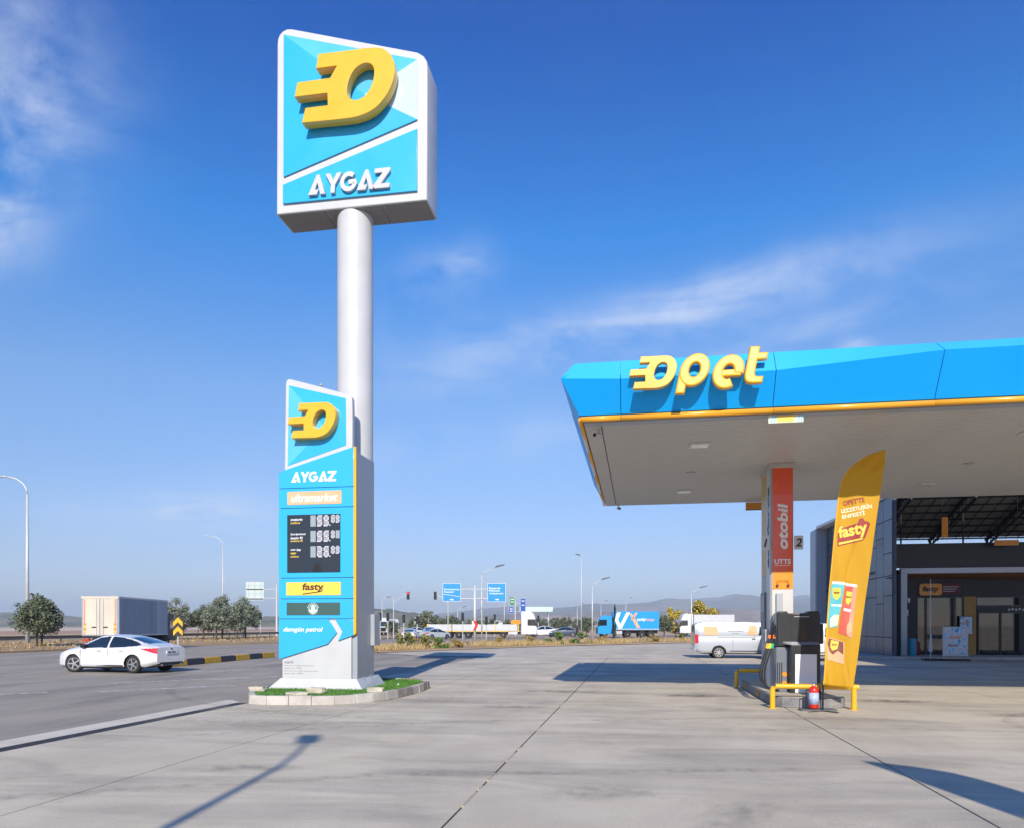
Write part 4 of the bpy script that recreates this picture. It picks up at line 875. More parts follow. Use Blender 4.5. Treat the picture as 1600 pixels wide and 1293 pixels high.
pr('pack_wave', [(3.76, 1.34), (3.80, 1.45), (4.06, 1.37), (4.06, 1.12), (3.96, 1.20), (3.86, 1.12), (3.80, 1.18)], m_bag, .012)
pr('pack_badge', [(3.83, 1.42), (3.98, 1.38), (3.95, 1.24), (3.85, 1.20), (3.81, 1.28)], m_yelt, .014)
for x, z in ((3.935, 2.37), (4.165, 2.28), (3.895, 1.32)):
    o = text('pack_lettering', 'fasty', m_brown, None, (x, FY, z), .11, .06, shear=.15, bold=.03, depth=.002); onflag(o, .016)
for o in [x for x in bpy.data.objects if x.parent == cloth]: pass
def nearer(root, k):
    # the flag stands on the dark plate just before the island
    for o in [x for x in bpy.data.objects if x.type == 'MESH' and (x.parent == root or (x.parent and x.parent.parent == root))]:
        for v in o.data.vertices: v.co = (v.co.x * k, v.co.y * k, max(0.0, 1.7 + (v.co.z - 1.7) * k - (.03 if v.co.z < .3 else 0)))
nearer(ff, .985)
# a second flag of the same kind and a lamp post stand behind the camera and throw their shadows into view
f2 = thing('feather_flag', 'plain yellow feather flag standing behind the viewer, right side', 'flag')
build_flag(f2)
f2.location = (8.79, 17.21, 0); f2.rotation_euler = (0, 0, math.pi)
lp_ = thing('lamp_post', 'steel lamp post behind the viewer whose shadow crosses the concrete', 'lamp post', (-2.38, -6.0, 0))
B().tube([(0, 0, 0), (0, 0, 8.6)], [.09, .05], 10).obj('pole', m_steel, lp_); B().tube([(0, 0, 8.55), (-.12, .25, 8.9), (-.35, .8, 9.15)], .04, 8).obj('arm', m_steel, lp_)
B().box(-.16, .16, -.1, .62, -.05, .06, Matrix.Translation((-.38, .85, 9.17)) @ Matrix.Rotation(R(22), 4, 'Z')).obj('lamp_head', m_steel, lp_, bevel=.03)
# ------------------------------------------------------------------ station shop
bd = thing('station_shop', 'dark panel clad station shop with glass front and trussed roof', 'building')
m_clad = [M('cladding_%d' % k, c, .32, .35, var=.05, scale=.6) for k, c in enumerate(((.055, .075, .115), (.062, .083, .125), (.05, .068, .105)))]
m_wall = M('shop_wall', (.035, .037, .042), .6, var=.1, scale=2); m_frame = M('portal_white', (.62, .63, .64), .4, var=.05, scale=1)
wing = B().box(13.06, 13.24, 41.8, 57.0, 0, 8.50).obj('wing_wall', M('wall_core', (.02, .022, .028), .8), bd)
rnd = random.Random(4); y = 41.78; cols = [41.78, 43.2, 44.4, 46.3, 48.3, 50.1, 52.1, 54.2, 55.6]
for i in range(len(cols) - 1):
    zs = sorted({0.05, 8.49} | {4.35} | {round(4.35 + rnd.choice([1.2, 1.7, 2.1]), 2)} | {round(rnd.choice([6.9, 7.3, 7.6]), 2)} | {round(rnd.choice([1.1, 1.5, 2.2]), 2)} | {round(rnd.choice([2.9, 3.3]), 2)})
    for j in range(len(zs) - 1):
        gp = .02; B().box(13.02, 13.058, cols[i] + gp, cols[i + 1] - gp, zs[j] + gp, zs[j + 1] - gp).obj('cladding_panel', m_clad[rnd.randrange(3)], wing)
B().box(13.012, 13.0195, 43.3, 44.3, 6.05, 6.35).obj('accent_panel', M('accent_bronze', (.16, .09, .07), .4), wing)
for j in range(5): B().box(13.07, 13.23, 41.755, 41.795, .05 + j * 1.69 + .012, .05 + (j + 1) * 1.69 - .012).obj('cladding_panel', m_clad[j % 3], wing)
far = B().box(12.35, 13.4, 55.7, 57.4, 0, 8.55).obj('end_portal', m_frame, bd)
m_lp = M('portal_panel', (.33, .36, .41), .4, .2)
for j in range(5): B().box(12.36, 13.30, 55.66, 55.698, .02 + j * 1.7, (j + 1) * 1.7).obj('portal_panel', m_lp, far); B().box(12.31, 12.348, 55.72, 57.38, .02 + j * 1.7, (j + 1) * 1.7).obj('portal_panel', m_lp, far)
B().add([(12.35, 55.7, 8.55), (13.4, 55.7, 8.55), (13.30, 41.75, 8.52), (13.0, 41.75, 8.52), (12.35, 55.7, 8.72), (13.4, 55.7, 8.72), (13.30, 41.75, 8.66), (13.0, 41.75, 8.66)], [(0, 1, 2, 3), (4, 5, 6, 7), (0, 1, 5, 4), (1, 2, 6, 5), (2, 3, 7, 6), (3, 0, 4, 7)]).obj('coping', m_frame, wing)
B().tube([(13.0, 54.0, 4.1), (12.6, 54.0, 4.1)], .03, 6).obj('wall_spout', m_black, wing)
wc = B().tube([(12.98, 42.3, 4.25), (12.75, 42.1, 4.15)], .05, 8).obj('wall_camera', m_white, wing); B().tube([(13.02, 42.4, 4.3), (12.95, 42.3, 4.25)], .02, 6).obj('bracket', m_white, wc)
# parapet band, front wall, portal
B().box(13.30, 30, 43.30, 43.62, 4.83, 6.12).obj('parapet', M('parapet_black', (.012, .014, .02), .35), bd)
fw = B().box(13.72, 15.08, 44.4, 44.7, 0, 4.8).obj('front_wall', m_wall, bd)
B().box(15.085, 30, 44.4, 44.7, 3.32, 4.8).obj('lintel_wall', m_wall, bd)
pt = B().box(13.84, 14.16, 43.0, 44.39, .0, 4.50).obj('portal_post', m_frame, bd, bevel=.02)
B().box(13.84, 30, 43.0, 43.29, 4.50, 4.79).obj('portal_beam', m_frame, bd, bevel=.02)
B().add([(14.17, 43.3, 4.495), (30, 43.3, 4.495), (30, 44.39, 4.0), (14.17, 44.39, 4.32), (14.17, 43.3, 4.53), (30, 43.3, 4.53), (30, 44.39, 4.06), (14.17, 44.39, 4.36)], [(0, 1, 2, 3), (4, 5, 6, 7), (0, 1, 5, 4), (1, 2, 6, 5), (2, 3, 7, 6), (3, 0, 4, 7)]).obj('soffit', M('soffit_wood', (.30, .115, .03), .5, var=.2, scale=3), bd)
fs = B().prism(sheared([rrect(15.22, 16.35, 3.38, 4.02, .12)], 0)[0], 44.30, 44.395).obj('shop_sign', m_or, bd)
o = text('lettering', 'fasty', m_blackt, fs, (15.78, 44.29, 3.70), .85, .36, shear=.2, bold=.035)
B().box(16.36, 17.3, 44.31, 44.39, 3.46, 4.02).obj('sign_field', M('sign_maroon', (.12, .01, .015), .5), bd)
for z in (3.84, 3.72, 3.60): B().box(16.42, 17.2 - (3.84 - z) * .8, 44.304, 44.3095, z - .022, z + .022).obj('sign_line', M('line_grey', (.45, .4, .42), .5), bd)
for z, k in ((3.1, 0), (2.45, 1), (1.9, 2), (1.3, 3)):
    if k == 0:
        for x in (14.42, 14.56, 14.70): B().lathe([(.055, z + .16), (.055, z + .165)], 8, (x, 44.38, 0)).obj('icon', m_whitep, fw); B().prism([(x - .07, z + .13), (x + .07, z + .13), (x + .04, z - .12), (x - .04, z - .12)], 44.385, 44.397).obj('icon', m_whitep, fw)
    else:
        m_ic = m_whitep if k == 1 else M('icon_grey', (.1, .1, .11), .6)
        B().prism([(14.48, z + .13), (14.68, z + .13), (14.65, z - .13), (14.51, z - .13)], 44.385, 44.397).obj('icon', m_ic, fw); B().box(14.44, 14.72, 44.388, 44.396, z - .17, z - .15).obj('icon', m_ic, fw)
    B().box(14.33, 14.83, 44.39, 44.398, z - .32, z - .305).obj('icon_rule', M('icon_grey', (.1, .1, .11), .6), fw)
# glazing
m_gl = glass_mat('shop_glass', (.30, .37, .40), .05); m_fr = M('window_frame', (.05, .052, .055), .4, .4)
def glaz(x0, x1, z0, z1, nm='shop_window'):
    w_ = B().box(x0, x1, 44.47, 44.485, z0, z1).obj(nm, m_gl, bd)
    for a in ((x0 - .04, x0 + .02, z0, z1), (x1 - .02, x1 + .04, z0, z1)): B().box(a[0], a[1], 44.42, 44.54, a[2], a[3]).obj('mullion', m_fr, w_)
    B().box(x0 + .021, x1 - .021, 44.42, 44.54, z1 - .06, z1).obj('transom', m_fr, w_); B().box(x0 + .021, x1 - .021, 44.42, 44.54, z0, z0 + .08).obj('transom', m_fr, w_)
for (x0, x1, z0, z1) in ((15.15, 15.55, .02, 3.3), (15.62, 17.0, 1.15, 3.3), (17.08, 17.45, .02, 3.3), (18.15, 20.4, 2.75, 3.3), (20.5, 22.7, 2.75, 3.3), (22.8, 25, .02, 3.3)): glaz(x0, x1, z0, z1)
glaz(15.62, 17.0, .02, 1.05, 'lower_window')
for x0, x1 in ((18.25, 19.3), (19.36, 20.4), (20.5, 21.6), (21.66, 22.7)): glaz(x0, x1, .02, 2.45, 'sliding_door')
B().box(17.5, 18.1, 44.38, 44.55, 0, 3.31).obj('pier', M('pier_ochre', (.36, .2, .04), .5), bd)
B().box(18.15, 22.7, 44.40, 44.52, 2.46, 2.74).obj('door_header', m_wall, bd); [B().lathe([(.06, 44.385), (.06, 44.399)], 10, (19.75 + k * .17, 0, 2.58 + .03 * (k % 2)), 'y').obj('header_mark', M('pale_print', (.5, .48, .5), .5), bd) for k in range(7)]
# inside
B().box(13.8, 30, 44.8, 52, -.01, .03).obj('shop_floor', M('shop_floor', (.25, .24, .22), .35, var=.1), bd)
B().box(13.8, 30, 52, 52.2, 0, 4.5).obj('back_wall', M('inner_wall', (.11, .12, .13), .7, var=.3, scale=.8), bd); B().box(13.75, 13.8, 44.75, 52, 0, 4.5).obj('inner_wall', M('inner_wall', (.3, .29, .27), .7), bd)
B().box(13.8, 30, 44.75, 52.1, 4.5, 4.6).obj('inner_ceiling', M('inner_ceil', (.2, .2, .2), .7), bd)
goods = [M('goods_%d' % k, c, .5) for k, c in enumerate(((.5, .1, .05), (.6, .45, .05), (.08, .3, .5), (.5, .5, .5), (.1, .35, .12), (.45, .2, .35)))]
for xs_ in (15.3, 17.2, 19.6, 22.0):
    sh = B().box(xs_, xs_ + 1.5, 47.4, 47.9, .03, 1.5).obj('shelf_unit', M('shelf_grey', (.2, .2, .2), .5), bd)
    for r_ in range(4):
        for k in range(6): B().box(xs_ + .05 + k * .24, xs_ + .25 + k * .24, 47.22, 47.395, .15 + r_ * .36, .15 + r_ * .36 + rnd.uniform(.15, .28)).obj('shelf_goods', goods[rnd.randrange(6)], sh)
sk = B().box(15.2, 17.0, 44.75, 45.1, .03, 1.0).obj('window_counter', M('counter', (.05, .06, .06), .4), bd); B().box(15.18, 17.02, 44.72, 45.13, 1.0, 1.05).obj('worktop', m_white, sk)
for k in range(9): B().lathe([(.05, 1.05), (.05, 1.2), (.02, 1.26)], 8, (15.25 + k * .14, 44.9, 0)).obj('bottle', goods[1 if k < 5 else 2], sk)
# roof trusses above the shop
slope = lambda y: 8.7 - .354 * (y - 43.0)
m_tile = M('roof_underside', (.34, .32, .28), .7, var=.12, scale=.5); m_truss = M('truss_black', (.012, .012, .013), .6)
rf = B()
for x in (13.75, 30): rf.box(x - .05, x + .05, 41.9, 48.2, -.04, .04, Matrix(((1, 0, 0, 0), (0, 1, 0, 0), (0, -.354, 1, 8.7 + .354 * 43), (0, 0, 0, 1))))
rf = rf.obj('truss_roof', m_truss, bd)
Tm = Matrix(((1, 0, 0, 0), (0, 1, 0, 0), (0, -.354, 1, 0), (0, 0, 0, 1)))
tmesh = B().box(0, .678, 0, .788, 0, .03, Tm).mesh('roof_panel'); tmesh.materials.append(m_tile)
nx, ny = 23, 8
for i in range(nx):
    for j in range(ny):
        x, y = 13.78 + i * .68, 41.9 + j * .79; link('roof_panel', tmesh, rf, loc=(x, y, slope(y) + .10))
for i in range(nx + 1): B().tube([(13.78 + i * .68, 41.9, slope(41.9) + .075), (13.78 + i * .68, 48.2, slope(48.2) + .075)], .028, 4).obj('glazing_bar', m_truss, rf)
for j in range(ny + 1): y = 41.9 + j * .79; B().tube([(13.7, y, slope(y) + .03), (30, y, slope(y) + .03)], .05, 6).obj('purlin', m_truss, rf)
for i in range(6):
    x = 14.0 + i * 3.1
    t = B().tube([(x, 41.9, slope(41.9) - .08), (x, 48.2, slope(48.2) - .08)], .11, 6).obj('rafter', m_truss, rf)
    B().tube([(x, 41.9, slope(41.9) - .75), (x, 48.2, slope(48.2) - .45)], .06, 6).obj('bottom_chord', m_truss, rf)
    for k in range(7):
        y = 42 + k * .9; B().tube([(x, y, slope(y) - .08), (x, y + .45, slope(y + .45) - .68)], .03, 5).obj('web_bar', m_truss, rf)
    B().tube([(x, 43.5, 6.1), (x, 43.5, slope(43.5) - .1)], .045, 6).obj('stay', m_truss, rf); B().tube([(x, 48.1, 4.5), (x, 48.1, slope(48.1) - .1)], .08, 8).obj('roof_post', m_truss, rf)
B().box(13.72, 30, 48.0, 48.1, slope(48.1) - .62, slope(48.1) - .42).obj('edge_beam', m_truss, rf)
B().box(13.0, 30, 44.75, 57, 4.6, 4.75).obj('flat_roof', M('roof_felt', (.1, .1, .1), .9), bd)
B().box(13.72, 30, 56.7, 57, 0, 4.59).obj('rear_wall', m_wall, bd)
# unseen roof and posts, added to keep the sun off the shop front
lr = B().box(12.6, 30, 16.0, 40.5, 8.75, 9.0).obj('added_shade_roof', m_soffit, bd)
for x, y in ((24, 26), (24, 36), (29, 26), (29, 36)): B().lathe([(.18, 0), (.18, 8.76)], 12, (x, y, 0)).obj('added_roof_post', m_greym, lr)
hs1 = thing('hanging_banner', 'upright orange banner hung below the shop roof trusses', 'banner'); B().box(15.72, 16.02, 42.6, 42.64, 6.35, 7.42).obj('panel', m_or, hs1)
for x in (15.76, 15.98): B().tube([(x, 42.62, 7.42), (x, 42.62, slope(42.62))], .008, 5).obj('cable', m_truss, hs1)
hs2 = thing('hanging_banner', 'flat wide orange banner hung below the shop roof trusses', 'banner'); B().box(18.25, 19.4, 42.6, 42.64, 5.88, 6.16).obj('panel', m_or, hs2)
for x in (18.3, 19.35): B().tube([(x, 42.62, 6.16), (x, 42.62, slope(42.62))], .008, 5).obj('cable', m_truss, hs2)
# pavement in front of the shop
struct(B().prism([(10.6, 41.6), (13.0, 41.0), (30, 41.0), (30, 44.39), (13.74, 44.39), (13.74, 41.74), (13.0, 41.74), (13.0, 57), (10.6, 57)], 0, .13, 'z').obj('pavement', m_kerb, bevel=.02))
# street furniture by the shop
def cyl_bin(x, y, r, h, mat, label):
    t = thing('litter_bin', label, 'bin', (x, y, .13)); smooth_angle(B().lathe([(r * .92, 0), (r, .03), (r, h)], 18).obj('body', mat, t), 50)
    B().lathe([(r * 1.05, h), (r * 1.05, h + .05), (r * .6, h + .10)], 18).obj('lid', mat, t); B().lathe([(r * .6, h + .101), (r * .55, h + .105)], 12).obj('opening', m_black, t)
cyl_bin(14.22, 42.4, .19, .82, M('bin_cyan', (.05, .32, .45), .35), 'cyan round litter bin at the white portal post')
cyl_bin(14.72, 43.4, .21, .62, M('bin_red', (.22, .01, .015), .4), 'dark red bin beside the cyan bin under the portal')
def poster_mat():
    m = bpy.data.materials.new('poster_print'); m.use_nodes = True; nt = m.node_tree; b = nt.nodes['Principled BSDF']; b.inputs['Roughness'].default_value = .3
    t = nt.nodes.new('ShaderNodeTexCoord'); n = nt.nodes.new('ShaderNodeTexNoise'); n.inputs['Scale'].default_value = 4.5; n.inputs['Detail'].default_value = 3
    nt.links.new(t.outputs['Object'], n.inputs['Vector']); r = nt.nodes.new('ShaderNodeValToRGB'); e = r.color_ramp.elements
    e[0].position = .34; e[0].color = (.06, .22, .55, 1); e[1].position = .68; e[1].color = (.75, .75, .78, 1)
    for p, c in ((.42, (.12, .45, .75, 1)), (.5, (.55, .7, .82, 1)), (.56, (.8, .55, .45, 1)), (.61, (.25, .5, .75, 1))): k = e.new(p); k.color = c
    nt.links.new(n.outputs['Fac'], r.inputs[0]); nt.links.new(r.outputs[0], b.inputs['Base Color']); return m
m_post = poster_mat()
ps = thing('poster_stand', 'white framed blue snack poster stand in front of the shop window', 'poster stand', (15.1, 39.3, 0))
B().box(-.60, .60, -.25, .25, 0, .10).obj('base', m_black, ps, bevel=.02); fpm = B().box(-.56, .56, -.03, .03, .24, 1.66).obj('frame', m_white, ps); B().box(-.49, .49, -.036, -.0305, .35, 1.60).obj('poster', m_post, fpm)
o = text('poster_lettering', 'fasty', m_or, fpm, (0, -.04, 1.15), .5, .2, shear=.15, bold=.03); o = text('poster_lettering', 'fasty', m_mar, fpm, (-.1, -.04, .75), .45, .16, shear=.15, bold=.02)
for x in (-.3, .3): B().tube([(x, 0, .1), (x, 0, .24)], .02, 6).obj('leg', m_steel, ps)
p2 = thing('window_poster', 'smaller blue poster fixed beside the shop door', 'poster'); f_ = B().box(17.22, 17.92, 44.30, 44.33, 1.25, 2.25).obj('frame', m_black, p2); B().box(17.26, 17.88, 44.293, 44.2995, 1.32, 2.21).obj('poster', m_post, f_)
text('poster_lettering', 'fasty', m_or, f_, (17.57, 44.288, 1.85), .35, .13, shear=.15, bold=.03); B().box(17.26, 17.88, 44.292, 44.2995, 1.27, 1.315).obj('white_edge', m_whitep, f_)
wp = thing('flag_base_pole', 'bare white flag pole on a dark foot before the shop', 'flag pole', (14.1, 39.6, 0)); B().box(-.35, .35, -.25, .25, 0, .1).obj('foot', m_black, wp, bevel=.02)
B().tube([(0, 0, .1), (0, 0, .5), (0, 0, 4.0)], [.03, .03, .012], 8).obj('pole', m_white, wp); B().add([(-.09, -.03, .45), (.09, -.03, .45), (.03, -.035, 1.3), (-.02, -.035, 1.3), (-.09, 0, .45), (.09, 0, .45), (.03, 0, 1.3), (-.02, 0, 1.3)], [(0, 1, 2, 3), (7, 6, 5, 4), (0, 4, 5, 1), (1, 5, 6, 2), (2, 6, 7, 3), (3, 7, 4, 0)]).obj('rolled_flag', m_white, wp)
# ------------------------------------------------------------------ vehicles
def paint(name, col, rough=.28): return M(name, col, rough, 0.0, coat=.8, var=.03, scale=1.5)
m_pw = paint('paint_white', (.66, .665, .67)); m_ps = M('paint_silver', (.46, .49, .53), .3, .35, coat=.8); m_wg = M('car_glass', (.012, .02, .024), .06, coat=1.0, spec=.8)
m_rim = M('rim_alloy', (.55, .56, .57), .3, .8); m_tl = M('tail_red', (.55, .012, .02), .15, coat=1.0); m_hl = M('head_lamp', (.6, .62, .65), .1, coat=1.0); m_plate = M('plate_white', (.7, .72, .75), .5)
def arr(p, xs): return np.interp(xs, [q[0] for q in p], [q[1] for q in p])
def smo(a, n):
    k = np.ones(n) / n; return np.convolve(np.pad(a, n // 2, 'edge'), k, 'valid')[:len(a)]
def wheel(parent, x, y, r, w, steer=0.0, spokes=5, far=False):
    s_ = 1 if y > 0 else -1
    prof = [(r * .66, -w / 2 + .01), (r * .90, -w / 2), (r, -w / 2 + .035), (r, w / 2 - .035), (r * .90, w / 2), (r * .66, w / 2 - .01)]
    t = smooth_angle(B().lathe(prof, 12 if far else 28, axis='y').obj('wheel', m_rubber, parent, loc=(x, y, r), rz=steer), 35)
    rb = B()
    for k in range(spokes):
        a = 2 * math.pi * k / spokes + .3; T = Matrix.Translation((0, s_ * w * .42, 0)) @ Matrix.Rotation(a, 4, 'Y')
        rb.box(-r * .075, r * .075, -.012, .012, r * .1, r * .64, T); 
    rb.lathe([(r * .17, s_ * (w * .42 - .016)), (r * .17, s_ * (w * .42 + .016))], 10, axis='y')
    n = 24
    for k in range(n):
        a0, a1 = 2 * math.pi * k / n, 2 * math.pi * (k + 1) / n; q = []
        for rr in (r * .62, r * .685):
            for a in (a0, a1): q.append((rr * math.cos(a), s_ * w * .46, rr * math.sin(a)))
        rb.add(q, [(0, 1, 3, 2)])
    rb.obj('rim', m_rim, t); B().lathe([(r * .62, s_ * w * .15), (r * .62, s_ * w * .16)], 20, axis='y').obj('hub_back', m_black, t)
    return t
def loft_vehicle(root, L, top, belt, bot, wid, roofw, body_mat, masks, wheels, wr, ncols=250):
    """masks: (name, material, test(x, |y|, z, zone)); zone 0 under, 1 lower side, 2 upper side, 3 top"""
    xs = np.linspace(-L / 2, L / 2, ncols); sm_ = max(3, ncols // 34) | 1
    T, Be, Bo, W_, Rw = (smo(arr(p, xs), sm_) for p in (top, belt, bot, wid, roofw))
    nz = (4, 34, 22, 12); V = []; Z = []
    for i, x in enumerate(xs):
        w, zb, ze, zt, wr_ = W_[i], Bo[i], min(Be[i], T[i] - .012), T[i], Rw[i]
        cor = min(.05, (zt - ze) * .3)
        half = [(0, zb)]; zone = []
        for k in range(1, nz[0] + 1): half.append((.88 * w * k / nz[0], zb)); zone.append(0)
        for k in range(1, nz[1] + 1):
            t = k / nz[1]; z = zb + (ze - zb) * t; bul = 1 - .12 * (1 - min(1, t / .22)) ** 2 - .045 * max(0, (t - .45) / .55) ** 2
            half.append((w * bul, z)); zone.append(1)
        we = half[-1][0]
        for k in range(1, nz[2] + 1):
            t = k / nz[2]; half.append((we + (wr_ - we) * t + .03 * math.sin(math.pi * t) * min(1, (zt - ze) * 2), ze + (zt - cor - ze) * t)); zone.append(2)
        for k in range(1, nz[3] + 1):
            t = k / nz[3]; half.append((wr_ * (1 - t), zt - cor * (1 - t) ** 2)); zone.append(3)
        V.append(half); Z = zone
    m = len(V[0]); vs_ = []
    for half in V: pass
    groups = {}; idx = {}
    def vid(i, k, s_):
        if k in (0, m - 1): s_ = 1
        return (i, k, s_)
    def put(key, quad):
        g_ = groups.setdefault(key, ({}, [], []))
        ids = []
        for q in quad:
            if q not in g_[0]:
                g_[0][q] = len(g_[1]); i, k, s_ = q; y_, z_ = V[i][k]; g_[1].append((xs[i], y_ * s_, z_))
            ids.append(g_[0][q])
        g_[2].append(tuple(ids))
    for i in range(ncols - 1):
        for k in range(m - 1):
            for s_ in (1, -1):
                yc = (V[i][k][0] + V[i + 1][k + 1][0]) / 2; zc = (V[i][k][1] + V[i + 1][k + 1][1]) / 2; xc = (xs[i] + xs[i + 1]) / 2; zn = Z[k]
                if zn in (1, 0) and any((xc - wx) ** 2 + (zc - wr) ** 2 < (wr * 1.13) ** 2 for wx in wheels) and yc > .55 * W_[i]: continue
                key = ('body', s_ if False else 0)
                for mi, (nm, mt, fn, split) in enumerate(masks):
                    if fn(xc, yc, zc, zn): key = (nm, (s_ if split else 0), mi); break
                put(key, [vid(i, k, s_), vid(i + 1, k, s_), vid(i + 1, k + 1, s_), vid(i, k + 1, s_)])
    for i in (0, ncols - 1):       # end caps, filled as strips
        for k in range(m - 1): put(('body', 0), [vid(i, k, 1), vid(i, k + 1, 1), vid(i, k + 1, -1), vid(i, k, -1)])
    mats = {mk_[0]: mk_[1] for mk_ in masks}; mats['body'] = body_mat; res = {}
    for key, (d_, vv, ff_) in groups.items():
        ff2 = [tuple(dict.fromkeys(f_)) for f_ in ff_]; ff2 = [f_ for f_ in ff2 if len(f_) > 2]
        b = B().add(vv, ff2); o_ = b.obj(key[0], mats[key[0]], root, smooth=True); smooth_angle(o_, 32); res[key[0]] = o_
    return res
def in_poly(poly): return lambda x, z: inside((x, z), poly)

def make_sedan(root):
    L = 4.63
    win_f = [(1.08, .905), (.85, 1.05), (.35, 1.275), (.10, 1.325), (-.20, 1.345), (-.22, .93)]; win_r = [(-.30, .935), (-.28, 1.345), (-.65, 1.315), (-1.1, 1.225), (-1.45, 1.12), (-1.66, 1.03), (-1.5, .995), (-.95, .955)]
    pf, pr_ = in_poly(win_f), in_poly(win_r)
    masks = [('side_window', m_wg, lambda x, y, z, zn: zn == 2 and (pf(x, z) or pr_(x, z)), True),
             ('windscreen', m_wg, lambda x, y, z, zn: zn == 3 and .36 < x < 1.14 and y < .60, False),
             ('rear_window', m_wg, lambda x, y, z, zn: zn == 3 and -1.80 < x < -.98 and y < .53, False),
             ('tail_light', m_tl, lambda x, y, z, zn: x < -1.72 and .885 - .30 * min(.55, -1.72 - x) < z < .905 + .03 * (-1.72 - x) and y > .40 and zn in (1, 2), True),
             ('head_lamp', m_hl, lambda x, y, z, zn: x > 1.86 and .60 < z < .72 and y > .40, True),
             ('lower_trim', m_black, lambda x, y, z, zn: z < .235 and zn <= 1, False)]
    body = loft_vehicle(root, L, [(-2.315, .92), (-2.26, 1.0), (-2.1, 1.03), (-1.85, 1.075), (-1.5, 1.19), (-1.1, 1.305), (-.7, 1.375), (-.3, 1.41), (.0, 1.415), (.3, 1.385), (.7, 1.235), (1.2, 1.0), (1.6, .925), (1.95, .84), (2.2, .72), (2.315, .58)],
                 [(-2.315, .905), (-1.7, .985), (-1.0, .955), (0, .915), (1.05, .885), (1.7, .80), (2.1, .68), (2.315, .52)], [(-2.315, .36), (-1.9, .24), (-1.5, .17), (1.5, .16), (2.0, .20), (2.315, .24)],
                 [(-2.315, .72), (-2.15, .83), (-1.8, .885), (-1.0, .90), (1.2, .895), (1.75, .87), (2.05, .78), (2.2, .66), (2.315, .48)], [(-2.315, .60), (-1.9, .64), (-1.3, .565), (-.3, .585), (.4, .575), (1.0, .66), (1.3, .70), (1.9, .62), (2.315, .40)],
                 m_pw, masks, (-1.36, 1.34), .325)
    B().box(-1.75, 1.7, -.62, .62, .22, .62).obj('underbody', m_black, root)
    for x in (-1.36, 1.34):
        for y in (-.77, .77): wheel(root, x, y, .325, .22, R(22) if x > 0 else 0.0)
    B().box(-2.345, -2.318, -.27, .27, .70, .82).obj('number_plate', m_plate, root); [B().box(-2.3485, -2.3455, y - .028, y + .028, .728, .792).obj('plate_mark', m_blackt, root) for y in (.17, .10, 0, -.09, -.16)]
    B().lathe([(.035, -2.333), (.035, -2.322)], 12, (0, 0, .885), 'x').obj('badge', M('badge_dark', (.03, .04, .2), .3), root)
    for y in (-.6, .6): B().box(-2.312, -2.26, y - .13, y + .13, .44, .50).obj('rear_reflector', m_black, root)
    B().prism([(-.66, .30), (.66, .30), (.58, .40), (-.58, .40)], -2.318, -2.25, 'x').obj('rear_diffuser', m_black, root)
    for s_ in (-1, 1):
        B().box(.72, .90, s_ * .90 - .09, s_ * .90 + .09, .93, 1.05).obj('mirror', m_black, root, bevel=.03)
        for x in (-.95, .05): B().box(x, x + .18, s_ * .888 - .012, s_ * .888 + .012, .80, .825).obj('door_handle', m_ps, root)
        for x in (-.28, .98): B().box(x, x + .008, s_ * .893 - .004, s_ * .893 + .004, .32, .86).obj('door_gap', m_joint, root)
        B().prism([(-.95, .25), (.3, .26), (-.9, .33)], s_ * .886 - .006, s_ * .886 + .006).obj('sill_accent', m_black, root)
        B().tube([(-2.30, s_ * .5, .30), (-2.34, s_ * .5, .30)], .04, 10).obj('exhaust_pipe', m_rim, root)
